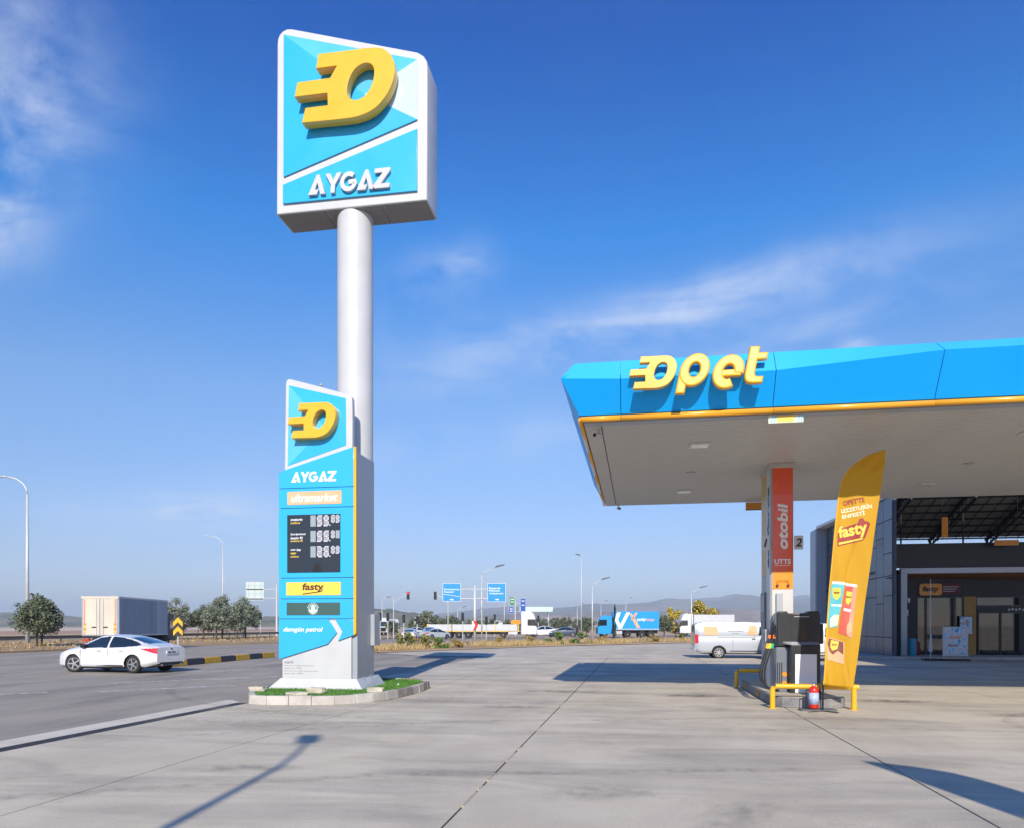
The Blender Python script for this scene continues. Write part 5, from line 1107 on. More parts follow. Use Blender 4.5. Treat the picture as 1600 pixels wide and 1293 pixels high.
def make_van(root, body=m_ps, L=5.3, H=1.94, decals=True):
    k = L / 5.3; hh = H / 1.94; wr = .335
    w1 = in_poly([(x * k, z * hh) for x, z in [(1.80, 1.20), (1.28, 1.70), (.62, 1.72), (.60, 1.22)]])
    masks = [('side_window', m_wg, lambda x, y, z, zn: zn == 2 and w1(x, z), True),
             ('windscreen', m_wg, lambda x, y, z, zn: zn == 3 and 1.32 * k < x < 2.02 * k and y < .70, False),
             ('tail_light', m_tl, lambda x, y, z, zn: x < -2.46 * k and .82 * hh < z < 1.28 * hh and y > .72 and zn in (1, 2), True),
             ('head_lamp', m_hl, lambda x, y, z, zn: x > 2.28 * k and .72 < z < .95 and y > .45, True),
             ('bumper_trim', m_black, lambda x, y, z, zn: z < .30 and zn <= 1, False)]
    sc = lambda p: [(a * k, b_) for a, b_ in p]; sh = lambda p: [(a * k, b_ * hh) for a, b_ in p]
    loft_vehicle(root, L, sh([(-2.65, 1.80), (-2.6, 1.88), (-2.3, 1.93), (0, 1.94), (1.0, 1.92), (1.3, 1.84), (2.05, 1.24), (2.4, 1.08), (2.6, .86), (2.65, .70)]), sh([(-2.65, 1.16), (0, 1.17), (1.8, 1.16), (2.3, 1.0), (2.65, .62)]),
                 [(-2.65, .42), (-2.3, .26), (2.2, .24), (2.65, .30)], sc([(-2.65, .88), (-2.5, .94), (-1.5, .96), (1.6, .955), (2.2, .86), (2.5, .70), (2.65, .55)]), sc([(-2.65, .80), (-1.5, .815), (1.0, .80), (1.7, .78), (2.2, .70), (2.65, .5)]),
                 body, masks, (-1.43 * k, 1.75 * k), wr, 150)
    B().box(-2.2 * k, 2.1 * k, -.66, .66, .26, .62).obj('underbody', m_black, root)
    for x in (-1.43 * k, 1.75 * k):
        for y in (-.80, .80): wheel(root, x, y, wr, .23, 0, 8)
    B().box(-2.70 * k, -2.60 * k, -.86, .86, .40, .58).obj('rear_bumper', m_ps if body is m_ps else m_black, root, bevel=.03)
    B().prism([(-.72, 1.25 * hh), (.72, 1.25 * hh), (.66, 1.72 * hh), (-.66, 1.72 * hh)], -2.655 * k - .004, -2.62 * k, 'x').obj('rear_window', m_wg, root)
    for s_ in (-1, 1):
        B().box(1.55 * k, 1.72 * k, s_ * 1.05 - .09, s_ * 1.05 + .09, 1.16 * hh, 1.38 * hh).obj('mirror', m_black, root, bevel=.03)
        for x in (.25, .75): B().box(x * k, (x + .18) * k, s_ * .957 - .015, s_ * .957 + .015, 1.03 * hh, 1.07 * hh).obj('door_handle', m_black, root)
        for x in (-.72, .55, 1.62): B().box(x * k, x * k + .01, s_ * .958 - .005, s_ * .958 + .005, .45, 1.12 * hh).obj('door_gap', m_joint, root)
        B().box(-1.5 * k, .45 * k, s_ * .956 - .008, s_ * .956 + .008, 1.12 * hh, 1.135 * hh).obj('slide_rail', m_joint, root)
        B().box(-.85 * k, 1.2 * k, s_ * .955 - .02, s_ * .955 + .02, .40, .44).obj('side_moulding', m_black, root)
        if decals:
            m_d = M('decal_peach', (.78, .36, .17), .4)
            for q in ([(-2.2, 1.25), (-1.45, 1.25), (-1.5, 1.72), (-2.2, 1.72)], [(.0, 1.26), (.52, 1.26), (.52, 1.78), (.06, 1.78), (.1, 1.55)]):
                b = B(); yy = lambda z: s_ * (.925 + (.815 - .925) * (z - 1.16) / .76 + .03 * math.sin(math.pi * (z - 1.16) / .76) + .012)
                n_ = len(q); b.add([(x, yy(z), z) for x, z in q] + [(x, yy(z) - s_ * .006, z) for x, z in q], [tuple(range(n_)), tuple(range(2 * n_ - 1, n_ - 1, -1))] + [(i, (i + 1) % n_, n_ + (i + 1) % n_, n_ + i) for i in range(n_)]); b.obj('side_decal', m_d, root)
            for x0, x1, z in ((-.95, -.2, 1.45), (-.75, -.4, 1.32)): B().box(x0, x1, s_ * .905 - .012, s_ * .905 + .012, z, z + .025).obj('side_print', m_gt, root)
hd_a = lambda d, lat: math.atan2(*(to_world(d, lat)[::-1]))
car = thing('sedan_car', 'white sedan with tinted windows turning left beyond the sign island', 'car', (-19.46, 25.62, -.03), math.atan2(.30, -2.82))
make_sedan(car)
van = thing('cargo_van', 'silver cargo van with faded orange side decals parked past the pump', 'van', (5.55, 41.6, -.03), R(2)); make_van(van)
v2 = thing('small_van', 'white small van mostly hidden behind the yellow feather flag', 'van', (8.40, 38.9, 0), R(-2)); make_van(v2, m_pw, 4.0, 1.86, False)

# box truck on the left road
def truck_wheel(root, x, y, r=.5, w=.3): wheel(root, x, y, r, w, 0, 8, True)
def box_truck():
    t = thing('box_truck', 'dirty white box truck with grey side seen behind the white car', 'truck', (-36.55, 48.9, -.03), R(90 + 9.6 + 1.5))
    m_db = M('truck_cream', (.62, .56, .45), .6, var=.15, scale=1.2, stretch=(1, 1, .3)); m_sd = M('truck_side', (.32, .36, .43), .5, .2, var=.15, scale=1.5, stretch=(3, 3, .3))
    L, W_, z0, z1 = 7.6, 1.24, 1.05, 3.72
    bx = B().box(-L / 2, L / 2, -W_, W_, z0, z1).obj('cargo_box', m_sd, t, bevel=.02)
    n = 34
    for k in range(n): x = -L / 2 + .08 + k * (5.6 / n); B().box(x, x + .085, -W_ - .016, -W_ - .001, z0 + .12, z1 - .14).obj('side_rib', m_sd, bx)
    B().box(-L / 2, L / 2, -W_ - .03, -W_ - .0165, z1 - .12, z1).obj('top_rail', m_white, bx); B().box(-L / 2, L / 2, -W_ - .03, -W_ - .0165, z0, z0 + .1).obj('bottom_rail', m_steel, bx)
    for x in (2.02, ): B().box(x, x + .09, -W_ - .03, -W_ - .001, z0 + .1, z1 - .1).obj('side_post', m_db, bx)
    for s_ in (-1, 1):
        dr_ = B().box(-L / 2 - .04, -L / 2 - .001, min(s_ * .03, s_ * 1.12), max(s_ * .03, s_ * 1.12), z0 + .08, z1 - .16).obj('rear_door', m_db, t)
        B().tube([(-L / 2 - .06, s_ * .22, z0 + .1), (-L / 2 - .06, s_ * .22, z1 - .18)], .02, 6).obj('lock_rod', m_steel, dr_); B().box(-L / 2 - .09, -L / 2 - .05, s_ * .38 - .15, s_ * .38 + .15, 1.62, 1.68).obj('handle', m_black, dr_)
        B().box(-L / 2 - .05, -L / 2 - .0405, s_ * 1.03 - .05, s_ * 1.03 + .05, z0 + .1, z1 - .2).obj('red_edge', M('edge_salmon', (.62, .28, .18), .6), dr_)
        for q in range(4): B().box(-L / 2 - .056, -L / 2 - .0505, s_ * 1.0 - .09, s_ * 1.0 + .09, 1.3 + q * .17, 1.39 + q * .17).obj('marker_stripe', m_or if q % 2 else m_yelt, dr_)
        B().box(-L / 2 - .06, -L / 2 + .1, s_ * .9 - .2, s_ * .9 + .2, .72, .86).obj('rear_lamp', m_tl, t)
        for x in (-2.3, 3.9): truck_wheel(t, x, s_ * 1.0)
    B().box(-L / 2 - .05, -L / 2 + .001, -W_, W_, z1 - .15, z1 + .01).obj('rear_header', m_db, t)
    B().box(-L / 2, 4.6, -.45, .45, .75, 1.04).obj('chassis', m_black, t); B().box(-L / 2 - .02, -L / 2 + .12, -1.1, 1.1, .45, .58).obj('underrun_bar', M('bar_red', (.5, .05, .04), .6), t)
    B().prism([(4.0, .6), (5.7, .6), (5.72, 1.3), (5.4, 2.45), (5.2, 2.7), (4.0, 2.75)], -1.1, 1.1).obj('cab', m_black, t, bevel=.06)
    B().prism([(4.5, 1.5), (5.45, 1.5), (5.2, 2.25), (4.5, 2.25)], -1.12, -1.101).obj('side_window', m_wg, t)
    return t
box_truck()

def lorry_cab(t, x0, m_c, s_=1, L=2.2, H=3.75):
    pts = [(x0, .55), (x0 + s_ * L, .55), (x0 + s_ * (L + .02), 1.5), (x0 + s_ * (L - .12), 2.5), (x0 + s_ * (L - .45), H - .35), (x0 + s_ * (L - .9), H), (x0, H - .1)]
    B().prism(pts, -1.22, 1.22).obj('cab', m_c, t, bevel=.07)
    for q in (-1, 1): B().prism([(x0 + s_ * (L - 1.3), 1.8), (x0 + s_ * (L - .06), 1.75), (x0 + s_ * (L - .18), 2.65), (x0 + s_ * (L - 1.3), 2.65)], q * 1.225, q * 1.25).obj('side_window', m_wg, t); B().box(min(x0 + s_ * (L - .1), x0 + s_ * L * 1.02), max(x0 + s_ * (L - .1), x0 + s_ * L * 1.02), q * 1.38 - .1, q * 1.38 + .1, 1.7, 2.35).obj('mirror', m_black, t)
    B().prism([(x0 + s_ * (L + .0), 1.65), (x0 + s_ * (L + .035), 1.65), (x0 + s_ * (L - .095), 2.55), (x0 + s_ * (L - .14), 2.55)], -1.05, 1.05).obj('windscreen', m_wg, t)
    B().box(min(x0 + s_ * (L + .0), x0 + s_ * (L + .05)), max(x0 + s_ * L, x0 + s_ * (L + .05)), -.9, .9, .7, 1.45).obj('grille', m_black, t)
AX = -YAW + 0  # rotation that lays a lorry across the view is handled per vehicle
def trailer_truck():
    t = thing('trailer_truck', 'white tractor lorry pulling a white and yellow low sided trailer', 'truck', (-21.7, 103.5, -.03), R(9.6))
    m_y = M('trailer_yellow', (.75, .5, .05), .5, var=.1)
    x = -7.6
    for k in range(4):
        B().box(x + .06, x + 3.07, -1.25, -1.21, 1.05, 1.95).obj('side_board', m_white, t); B().box(x + .06, x + 3.07, 1.21, 1.25, 1.05, 1.95).obj('side_board', m_white, t); B().box(x - .05, x + .05, -1.27, 1.27, .95, 2.0).obj('stake', m_y, t); x += 3.13
    B().box(-7.7, 5.1, -1.2, 1.2, .92, 1.04).obj('trailer_bed', m_y, t); B().box(-7.75, -7.6, -1.26, 1.26, .7, 2.0).obj('tail_board', m_y, t); B().box(4.95, 5.08, -1.25, 1.25, 1.0, 2.2).obj('head_board', m_y, t)
    B().box(-7.0, 5.6, -.5, .5, .6, .9).obj('chassis', m_black, t); B().box(3.6, 4.9, -1.2, -.9, .55, 1.0).obj('side_tank', m_white, t)
    for xx in (-4.6, -3.3, -2.0, 2.9, 6.6):
        for y in (-1.05, 1.05): truck_wheel(t, xx, y)
    B().box(4.0, 5.3, -1.28, -1.24, 2.0, 2.55).obj('orange_board', m_or, t)
    lorry_cab(t, 5.4, m_pw, 1, 2.2, 3.8)
trailer_truck()
def blue_truck():
    t = thing('blue_delivery_truck', 'bright blue box delivery truck with white lettering on the main road', 'truck', (-1.6, 112.0, -.03), R(9.6 + 180))
    m_b = M('truck_blue', (.008, .30, .72), .35, coat=.3)
    bx = B().box(-4.4, 2.3, -1.25, 1.25, 1.15, 3.85).obj('cargo_box', m_b, t, bevel=.04); B().box(-4.4, 2.3, 1.252, 1.262, 1.2, 1.3).obj('bottom_rail', m_white, bx)
    lorry_cab(t, 2.45, m_b, 1, 2.1, 3.3)
    # the side towards the viewer is the truck's +y side (it drives to the left)
    o_ = shape('logo_stroke', [[(0, 0), (.55, 0), (-.05, 1.25), (.35, 2.3), (-.2, 2.3), (-.55, 1.3)]], .01, m_whitep, bx, (0, 0, 0)); mir(o_, 1.55, 1.27, 1.4)
    o_ = shape('logo_stroke', [[(0, 0), (.5, 0), (1.75, 2.35), (1.2, 2.35)]], .012, m_whitep, bx, (0, 0, 0)); mir(o_, 1.6, 1.275, 1.35)
    o_ = shape('logo_stroke', [[(0, 1.2), (.35, 1.2), (1.6, -.9), (1.05, -.9)]], .01, m_peach, bx, (0, 0, 0)); mir(o_, -.05, 1.27, 2.35)
    o_ = shape('logo_stroke', [[(0, 0), (.3, 0), (1.0, 1.05), (.65, 1.05)]], .01, m_peach, bx, (0, 0, 0)); mir(o_, -.25, 1.27, 2.6)
    text('lettering', 'yurtiçi', m_whitep, bx, (-1.75, 1.27, 2.62), 1.25, .55, rz=math.pi, bold=.03); text('lettering', 'kargo', m_peach, bx, (-3.1, 1.27, 2.62), 1.2, .5, rz=math.pi, bold=.02)
    B().box(-4.3, 4.2, -.5, .5, .65, 1.1).obj('chassis', m_black, t); B().box(1.0, 2.2, .95, 1.22, .6, 1.0).obj('side_guard', m_steel, t)
    for xx in (-3.2, -1.9, .2, 3.6):
        for y in (-1.05, 1.05): truck_wheel(t, xx, y)
def mir(o_, ox, oy, oz):
    for v in o_.data.vertices: v.co = (ox - v.co.x, oy - v.co.y, oz + v.co.z)
    return o_
blue_truck()
wt = thing('white_tractor_lorry', 'white lorry cab half hidden behind the silver van', 'truck', (9.5, 128.6, -.03), R(9.6 + 180)); lorry_cab(wt, .8, m_pw, 1, 2.2, 3.8)
B().box(-6, .7, -1.22, 1.22, 1.1, 3.6).obj('trailer_box', m_white, wt); B().box(-6, 2.8, -.5, .5, .6, 1.08).obj('chassis', m_black, wt)
for xx in (-4.5, -3.2, 2.1):
    for y in (-1.05, 1.05): truck_wheel(wt, xx, y)
def tipper(x, y, rz, label, sc, mat):
    t = thing('lorry', label, 'truck', (x, y, -.03), rz); lorry_cab(t, 1.6, mat, 1, 2.2, 3.3); B().box(-3.4, 1.4, -1.2, 1.2, 1.1, 2.9).obj('tipper_body', mat, t, bevel=.05); B().box(-3.3, 3, -.5, .5, .6, 1.08).obj('chassis', m_black, t)
    for xx in (-2.4, -1.1, 2.9):
        for yy in (-1.05, 1.05): truck_wheel(t, xx, yy)
    t.scale = (sc, sc, sc); return t
tipper(-49.5, 137.5, R(-60), 'white lorry waiting at the junction close beside the sign pylon', 1.0, m_pw)
tipper(-56.5, 166.0, R(-62), 'smaller pale lorry waiting second in line at the junction', 1.0, M('lorry_grey', (.45, .48, .5), .4, coat=.5))
# cars in the distance: copies of the sedan with their own paint
def far_car(x, y, rz, label, mat, sc=1.0, hz=1.0):
    swap = {m_pw: mat}; c = copy_tree(car, (x, y, -.03), rz, None, swap); c.name = 'distant_car'; c.scale = (sc, sc, sc * hz); tag(c, label, 'car', 'cars on the main road'); return c
m_cs = paint('paint_grey_silver', (.45, .48, .5)); m_cd = paint('paint_dark_blue', (.04, .06, .10)); m_cw = paint('paint_offwhite', (.68, .68, .66))
far_car(-26.7, 85.6, R(100), 'white saloon seen from behind nearest to the traffic lights', m_cw)
far_car(-25.9, 93.5, R(60), 'silver car beside the white saloon at the junction', m_cs)
far_car(-28.0, 98.5, R(102), 'cream white estate car right of the white saloon, seen from behind', M('paint_cream', (.7, .68, .6), .3, coat=.8), 1.0, 1.15)
far_car(-36.5, 121, R(20), 'light grey car crossing behind the queue at the junction', m_cs, 1.0, 1.1)
far_car(-33.0, 125, R(15), 'white car crossing farther back at the junction', m_cw, 1.0, 1.2)
far_car(-15.2, 119.5, R(195), 'white off-road car just right of the trailer lorry cab', m_cw, 1.0, 1.25)
far_car(-11.6, 117.3, R(189), 'dark blue estate car between the two big trucks', m_cd, 1.0, 1.12)

# ------------------------------------------------------------------ trees and shrubs
def leaf_mat(name, a, b_):
    m = bpy.data.materials.new(name); m.use_nodes = True; nt = m.node_tree; bs = nt.nodes['Principled BSDF']; bs.inputs['Roughness'].default_value = .7; bs.inputs['Specular IOR Level'].default_value = .2
    geo = nt.nodes.new('ShaderNodeNewGeometry'); r = nt.nodes.new('ShaderNodeValToRGB'); r.color_ramp.elements[0].color = (*a, 1); r.color_ramp.elements[1].color = (*b_, 1)
    nt.links.new(geo.outputs['Random Per Island'], r.inputs[0]); nt.links.new(r.outputs[0], bs.inputs['Base Color']); return m
m_cedar = leaf_mat('cedar_leaf', (.06, .085, .045), (.19, .215, .13)); m_cedar2 = leaf_mat('cedar_leaf_silver', (.10, .125, .085), (.31, .34, .25)); m_dryleaf = leaf_mat('dry_leaf', (.25, .16, .03), (.45, .33, .08)); m_shrub = leaf_mat('shrub_leaf', (.10, .12, .03), (.30, .27, .09)); m_cyp = leaf_mat('cypress_leaf', (.015, .03, .015), (.04, .06, .03)); m_autumn = leaf_mat('autumn_leaf', (.30, .22, .02), (.55, .42, .06)); m_straw = leaf_mat('straw', (.35, .24, .10), (.6, .46, .22)); m_green = leaf_mat('weed_green', (.06, .14, .02), (.18, .28, .05))
m_bark = M('bark', (.09, .06, .04), .9, var=.3, scale=10)
def crown_mesh(seed, rx, rz_, z0, n, leaf, shape_='round', lumps=26):
    rd = random.Random(seed); b = B()
    cl_ = []
    for k in range(lumps):
        while True:
            p = Vector((rd.uniform(-1, 1), rd.uniform(-1, 1), rd.uniform(0, 1))); t = p.z
            if shape_ == 'round': rr = math.sqrt(max(0, 1 - (2 * t - .8) ** 2 / 1.5)) * (.55 + .45 * min(1, t * 3)) * (1.2 - .85 * t)
            elif shape_ == 'column': rr = (1 - t) ** .7 * min(1, .5 + t * 4)
            else: rr = math.sqrt(max(0, 1 - t * t))
            if math.hypot(p.x, p.y) < rr: break
        cl_.append((p, rd.uniform(.18, .34)))
    for k in range(n):
        c, r_ = cl_[rd.randrange(lumps)]
        d = Vector((rd.gauss(0, 1), rd.gauss(0, 1), rd.gauss(0, 1))).normalized() * r_ * rd.random() ** .45
        p = Vector(((c.x + d.x) * rx, (c.y + d.y) * rx, z0 + (c.z + d.z * .55) * rz_))
        u = Vector((rd.gauss(0, 1), rd.gauss(0, 1), rd.gauss(0, .8))).normalized(); w = u.cross(Vector((rd.gauss(0, 1), rd.gauss(0, 1), rd.gauss(0, 1)))).normalized(); s_ = leaf * rd.uniform(.6, 1.3)
        b.add([p - u * s_ * .5, p + w * s_ * .32, p + u * s_ * .5, p - w * s_ * .32], [(0, 1, 2, 3)])
    return b
def trunk_b(h, r, seed, limbs=5, spread=.6, hl=None):
    rd = random.Random(seed); b = B().tube([(0, 0, -.1), (rd.uniform(-.05, .05), rd.uniform(-.05, .05), h * .5), (rd.uniform(-.1, .1), 0, h)], [r, r * .75, r * .25], 7)
    for k in range(limbs):
        a = rd.uniform(0, 6.28); z = h * rd.uniform(.35, .8); l = spread * rd.uniform(.7, 1.2)
        b.tube([(0, 0, z), (math.cos(a) * l * .6, math.sin(a) * l * .6, z + l * .35), (math.cos(a) * l, math.sin(a) * l, z + l * .7)], [r * .4, r * .25, r * .08], 5)
    return b
protos = {}
def tree_proto(key, seed, rx, rz_, z0, n, leaf, mat, shp='round', th=None, tr=.09, lumps=26):
    cm = crown_mesh(seed, rx, rz_, z0, n, leaf, shp, lumps).mesh('crown', recalc=False); cm.materials.append(mat)
    tm = trunk_b(th or z0 + rz_ * .85, tr, seed, 6, rx * .7).mesh('trunk'); tm.materials.append(m_bark); protos[key] = (cm, tm)
def tree(key, name, x, y, sc, rz_, label, cat='tree', group=None, z=0.0, sq=1.0):
    t = thing(name, label, cat, (x, y, z), rz_, group); t.scale = (sc * sq, sc * sq, sc); cm, tm = protos[key]; link('crown', cm, t); link('trunk', tm, t); return t
tree_proto('cedarA', 1, 1.75, 3.3, 1.2, 6500, .19, m_cedar, lumps=75); tree_proto('cedarB', 2, 1.85, 3.1, 1.3, 6500, .19, m_cedar2, lumps=75); tree_proto('cedarC', 9, 1.7, 3.5, 1.2, 6200, .19, m_cedar2, lumps=70)
tree_proto('cypress', 4, .38, 4.4, .2, 1200, .18, m_cyp, 'column', 3.5, .06, 20); tree_proto('autumn', 5, 2.0, 2.9, .6, 2600, .3, m_autumn, 'dome', 2.2, .08); tree_proto('far', 6, 1.7, 3.0, .9, 2000, .28, m_cedar, lumps=45)
tree('cedarA', 'cedar_tree', -48.0, 53.3, 1.06, 0, 'dark green twin stemmed tree beside the tall lamp at far left', group='trees on the left verge')
tree('cedarC', 'cedar_tree', -49.6, 55.6, .92, 1.9, 'slimmer dark tree just behind the twin stemmed tree at far left', group='trees on the left verge')
for i, (k, x, y, sc, lb) in enumerate([('cedarB', -55.2, 82.6, 1.13, 'olive green tree at the front end of the box truck'), ('cedarA', -60.5, 90.5, .85, 'small tree between the truck and the white tent'), ('cedarA', -52.9, 84.7, 1.05, 'darker round tree right of the white tent'),
      ('cedarB', -49.3, 81.6, 1.12, 'silver green round tree, widest in the middle of the row'), ('cedarC', -53.5, 89.9, 1.25, 'tree with a bare spiky top behind the silver green one'), ('cedarC', -52.0, 91.0, 1.08, 'narrow tree second from the right of the row by the signs'), ('cedarB', -52.8, 94.5, 1.26, 'silvery tree at the right end of the row under the sign back')]):
    tree(k, 'cedar_tree', x, y, sc, i * 1.3, lb, group='trees on the left verge')
tree('cypress', 'cypress_tree', -3.4, 107.8, 1.05, 0, 'thin dark cypress in front of the blue delivery truck', sq=.9)
tree('far', 'cedar_tree', 4.2, 128, 1.05, .4, 'green tree just right of the blue delivery truck'); tree('far', 'cedar_tree', -8.9, 130, .95, 2.2, 'green tree at the cab end of the blue delivery truck')
tree('autumn', 'autumn_tree', 6.3, 134, 1.35, 0, 'golden yellow shrub tree left of the half hidden white lorry'); tree('autumn', 'autumn_tree', 11.8, 140, 1.75, 1.2, 'yellow green tree rising above the half hidden white lorry')
rt = random.Random(21)
tl_ = ['nearest to the pylon among the traffic lights', 'tall, behind the cream estate car', 'behind the white saloon', 'left of the unlit mast arm signal', 'tall, below the unlit mast arm signal', 'under the left blue board', 'under the right blue board', 'left of the right blue board', 'under the green direction sign', 'left of the white lorry cab', 'right behind the chevron pole', 'far off, left of the dark blue car', 'far off above the dark blue car', 'far off, second above the dark blue car', 'far off above the white off-road car', 'far off behind the walking person', 'far off left of the blue truck cab', 'right behind the white lorry cab']
for i, (pxx, d, sc) in enumerate([(612, 128, .8), (668, 140, 1.35), (650, 150, 1.0), (690, 160, 1.0), (704, 150, 1.15), (716, 165, .9), (769, 150, .95), (752, 170, .9), (795, 150, .9), (806, 160, .9), (738, 140, .9), (868, 230, 1.3), (878, 250, 1.1), (884, 245, 1.4), (851, 210, 1.1), (901, 240, 1.2), (915, 260, 1.4), (840, 190, 1.1)]):
    X, Y = to_world(d, (pxx - 800) * d / 1170); tree('far', 'roadside_tree', X, Y, sc, i * 1.1, 'small green tree ' + tl_[i], group='small trees beyond the main road')
# weeds and shrubs on the verge
tree_proto('weedA', 31, .75, .95, .0, 700, .16, m_shrub, 'dome', .5, .03, 16); tree_proto('weedB', 32, .8, .75, .0, 700, .15, m_green, 'dome', .4, .03, 14); tree_proto('weedC', 33, .7, .7, 0, 600, .15, m_dryleaf, 'dome', .4, .03, 14)
sp = [(-16.6, 52.8, 'weedA', 1.25, 'tallest olive weed clump at the left end of the verge'), (-15.4, 53.6, 'weedA', 1.05, 'olive weed clump next to the tallest one on the verge'), (-14.3, 53.0, 'weedB', .95, 'green weed clump left of the sign post on the verge'), (-13.5, 54.4, 'weedC', .9, 'straw coloured clump left of the sign post on the verge'),
      (-16.9, 55.5, 'weedC', 1.0, 'straw coloured clump at the rear of the left verge end'), (-9.5, 65.3, 'weedC', 1.0, 'dry clump right of the sign post'), (-7.2, 66.8, 'weedB', 1.4, 'green weed clump below the white lorry cab'), (-5.5, 70.2, 'weedB', 1.3, 'green weed clump left of the slim lamp post'), (-3.3, 71.6, 'weedC', .9, 'dry clump right of the slim lamp post'), (-11.6, 62.8, 'weedC', 1.0, 'dry clump below the trailer lorry'), (1.5, 79, 'weedC', 1.0, 'rusty dry clump below the blue delivery truck'), (4.5, 84, 'weedA', .9, 'olive clump near the right end of the verge')]
for i, (x, y, k, sc, lb) in enumerate(sp): tree(k, 'weed_clump', x, y, sc, i * .9, lb, 'shrub', 'weed clumps on the verge', z=.1)
def in_verge(p): return inside(p, verge_near + verge_far)
st = B(); n_t = 0
pat = [(rt.uniform(-20, 26), rt.uniform(46, 100)) for _ in range(90)]
while n_t < 3000:
    if rt.random() < .8:
        k = rt.randrange(3); a, c = Vector(verge_near[k]), Vector(verge_near[k + 1]); p = a.lerp(c, rt.random()); nn = Vector((-(c - a).y, (c - a).x)).normalized(); p = p + nn * (.6 + abs(rt.gauss(0, 3.5))); x, y = p
    else: x, y = rt.uniform(-21, 30), rt.uniform(46, 110)
    if not in_verge((x, y)): continue
    dens = math.sin(x * .55 + y * .21) + math.sin(x * .23 - y * .47 + 2) + rt.uniform(-.9, .9)
    if dens < .1: continue
    n_t += 1
    for q in range(4):
        h_ = rt.uniform(.08, .42); a = rt.uniform(0, 6.28); w_ = .03; lx, ly = rt.uniform(-.25, .25), rt.uniform(-.25, .25); xx, yy = x + rt.uniform(-.2, .2), y + rt.uniform(-.2, .2)
        st.add([(xx - w_ * math.cos(a), yy - w_ * math.sin(a), .09), (xx + w_ * math.cos(a), yy + w_ * math.sin(a), .09), (xx + lx, yy + ly, .1 + h_)], [(0, 1, 2)])
o = st.obj('dry_grass', m_straw, recalc=False, kind='stuff'); o['label'] = 'dry straw coloured grass along the verge'
st = B()
for k in range(1500):
    x, y = rt.uniform(-62, -40.6), rt.uniform(34, 108)
    if not inside((x, y), [(-40.5, 30), (-40.3, 42), (-39.4, 58.5), (-36, 70), (-33.8, 90), (-32.5, 108), (-56, 108), (-64, 78), (-64, 30)]): continue
    for q in range(3):
        h_ = rt.uniform(.05, .25); a = rt.uniform(0, 6.28); w_ = .05; lx, ly = rt.uniform(-.25, .25), rt.uniform(-.25, .25)
        st.add([(x - w_ * math.cos(a), y - w_ * math.sin(a), .05), (x + w_ * math.cos(a), y + w_ * math.sin(a), .05), (x + lx, y + ly, .06 + h_)], [(0, 1, 2)])
o = st.obj('dry_grass', m_straw, recalc=False, kind='stuff'); o['label'] = 'dry grass on the bank left of the road'

# ------------------------------------------------------------------ signs, lamps and signals
m_galv = M('pole_galvanised', (.55, .58, .58), .5, .2, var=.1, scale=2)
def lamp(x, y, h, arm, rz_, label, r=.08, curve=False):
    t = thing('street_lamp', label, 'street lamp', (x, y, 0), rz_, 'street lamps'); B().tube([(0, 0, -.05), (0, 0, h - (1.6 if curve else .3))], [r * 1.5, r * .8], 10).obj('pole', m_galv, t, smooth=True)
    if curve: p = [(0, 0, h - 1.6)] + [(-arm * (1 - math.cos(R(a))) , 0, h - 1.6 + 1.6 * math.sin(R(a))) for a in range(15, 91, 15)]
    else: p = [(0, 0, h - .35), (arm * .15, 0, h - .15), (arm, 0, h + arm * .28)]
    B().tube(p, r * .6, 8).obj('arm', m_galv, t, smooth=True); e = Vector(p[-1]); s_ = -1 if curve else 1
    B().prism([(e.x - s_ * .1, e.z - .06), (e.x + s_ * .75, e.z - .02 + (0 if curve else .2)), (e.x + s_ * .75, e.z + .06 + (0 if curve else .2)), (e.x, e.z + .12)], -.17, .17).obj('lamp_head', m_steel if curve else M('lamp_dark', (.1, .105, .11), .5), t, bevel=.03)
    return t
lamp(-56.3, 61.4, 15.6, 2.0, R(9.6), 'tall curved lamp post at the far left edge', .125, True)
lamp(-72.6, 122.2, 17.6, 2.6, R(9.6), 'faint tall curved lamp post behind the tree row', .10, True)
lamp(-13.55, 64.2, 6.5, 1.25, R(9.6), 'lamp post rising directly behind the blue direction signs', .05); lamp(-4.5, 74.0, 6.0, 1.0, R(9.6), 'slim lamp post on the verge left of the blue truck', .055)
lamp(-7.85, 104.0, 11.4, .5, R(130), 'tall thin lamp post near the walking person', .06); lamp(6.0, 88.7, 5.8, 1.1, R(9.6), 'lamp post on the verge just left of the silver van', .055)
for i, (pxx, ytop, d, lb) in enumerate([(597, 935, 150, 'left of the red traffic light'), (715, 950, 150, 'below the left blue direction board'), (788, 935, 150, 'behind the right blue direction board'), (857, 955, 180, 'right of the white lorry cab'), (902, 945, 180, 'behind the tall thin lamp post'), (939, 940, 190, 'above the cab of the blue truck'), (978, 935, 190, 'above the box of the blue truck')]):
    X, Y = to_world(d, (pxx - 800) * d / 1170); lamp(X, Y, (977 - ytop) * d / 1170 + 1.7, 1.0, R(9.6), 'thin distant lamp post ' + lb, .06)
def board(t, x0, x1, z0, z1, m, y=-.06): B().box(x0, x1, y - .03, y, z0, z1).obj('sign_board', M('board_edge', (.65, .7, .75), .5), t); return B().box(x0 + .03, x1 - .03, y - .036, y - .0305, z0 + .03, z1 - .03).obj('sign_face', m, t)
m_rb = M('road_sign_blue', (.012, .26, .66), .4); m_rg = M('road_sign_green', (.01, .2, .07), .4); m_rb2 = M('road_sign_deep_blue', (.012, .08, .36), .4)
ds_ = thing('direction_sign', 'two light blue direction boards on one pole with a red chevron', 'road sign', (-13.84, 62.7, .1), R(9.6))
B().tube([(0, 0, -.1), (0, 0, 5.05)], .115, 12).obj('pole', m_galv, ds_, smooth=True)
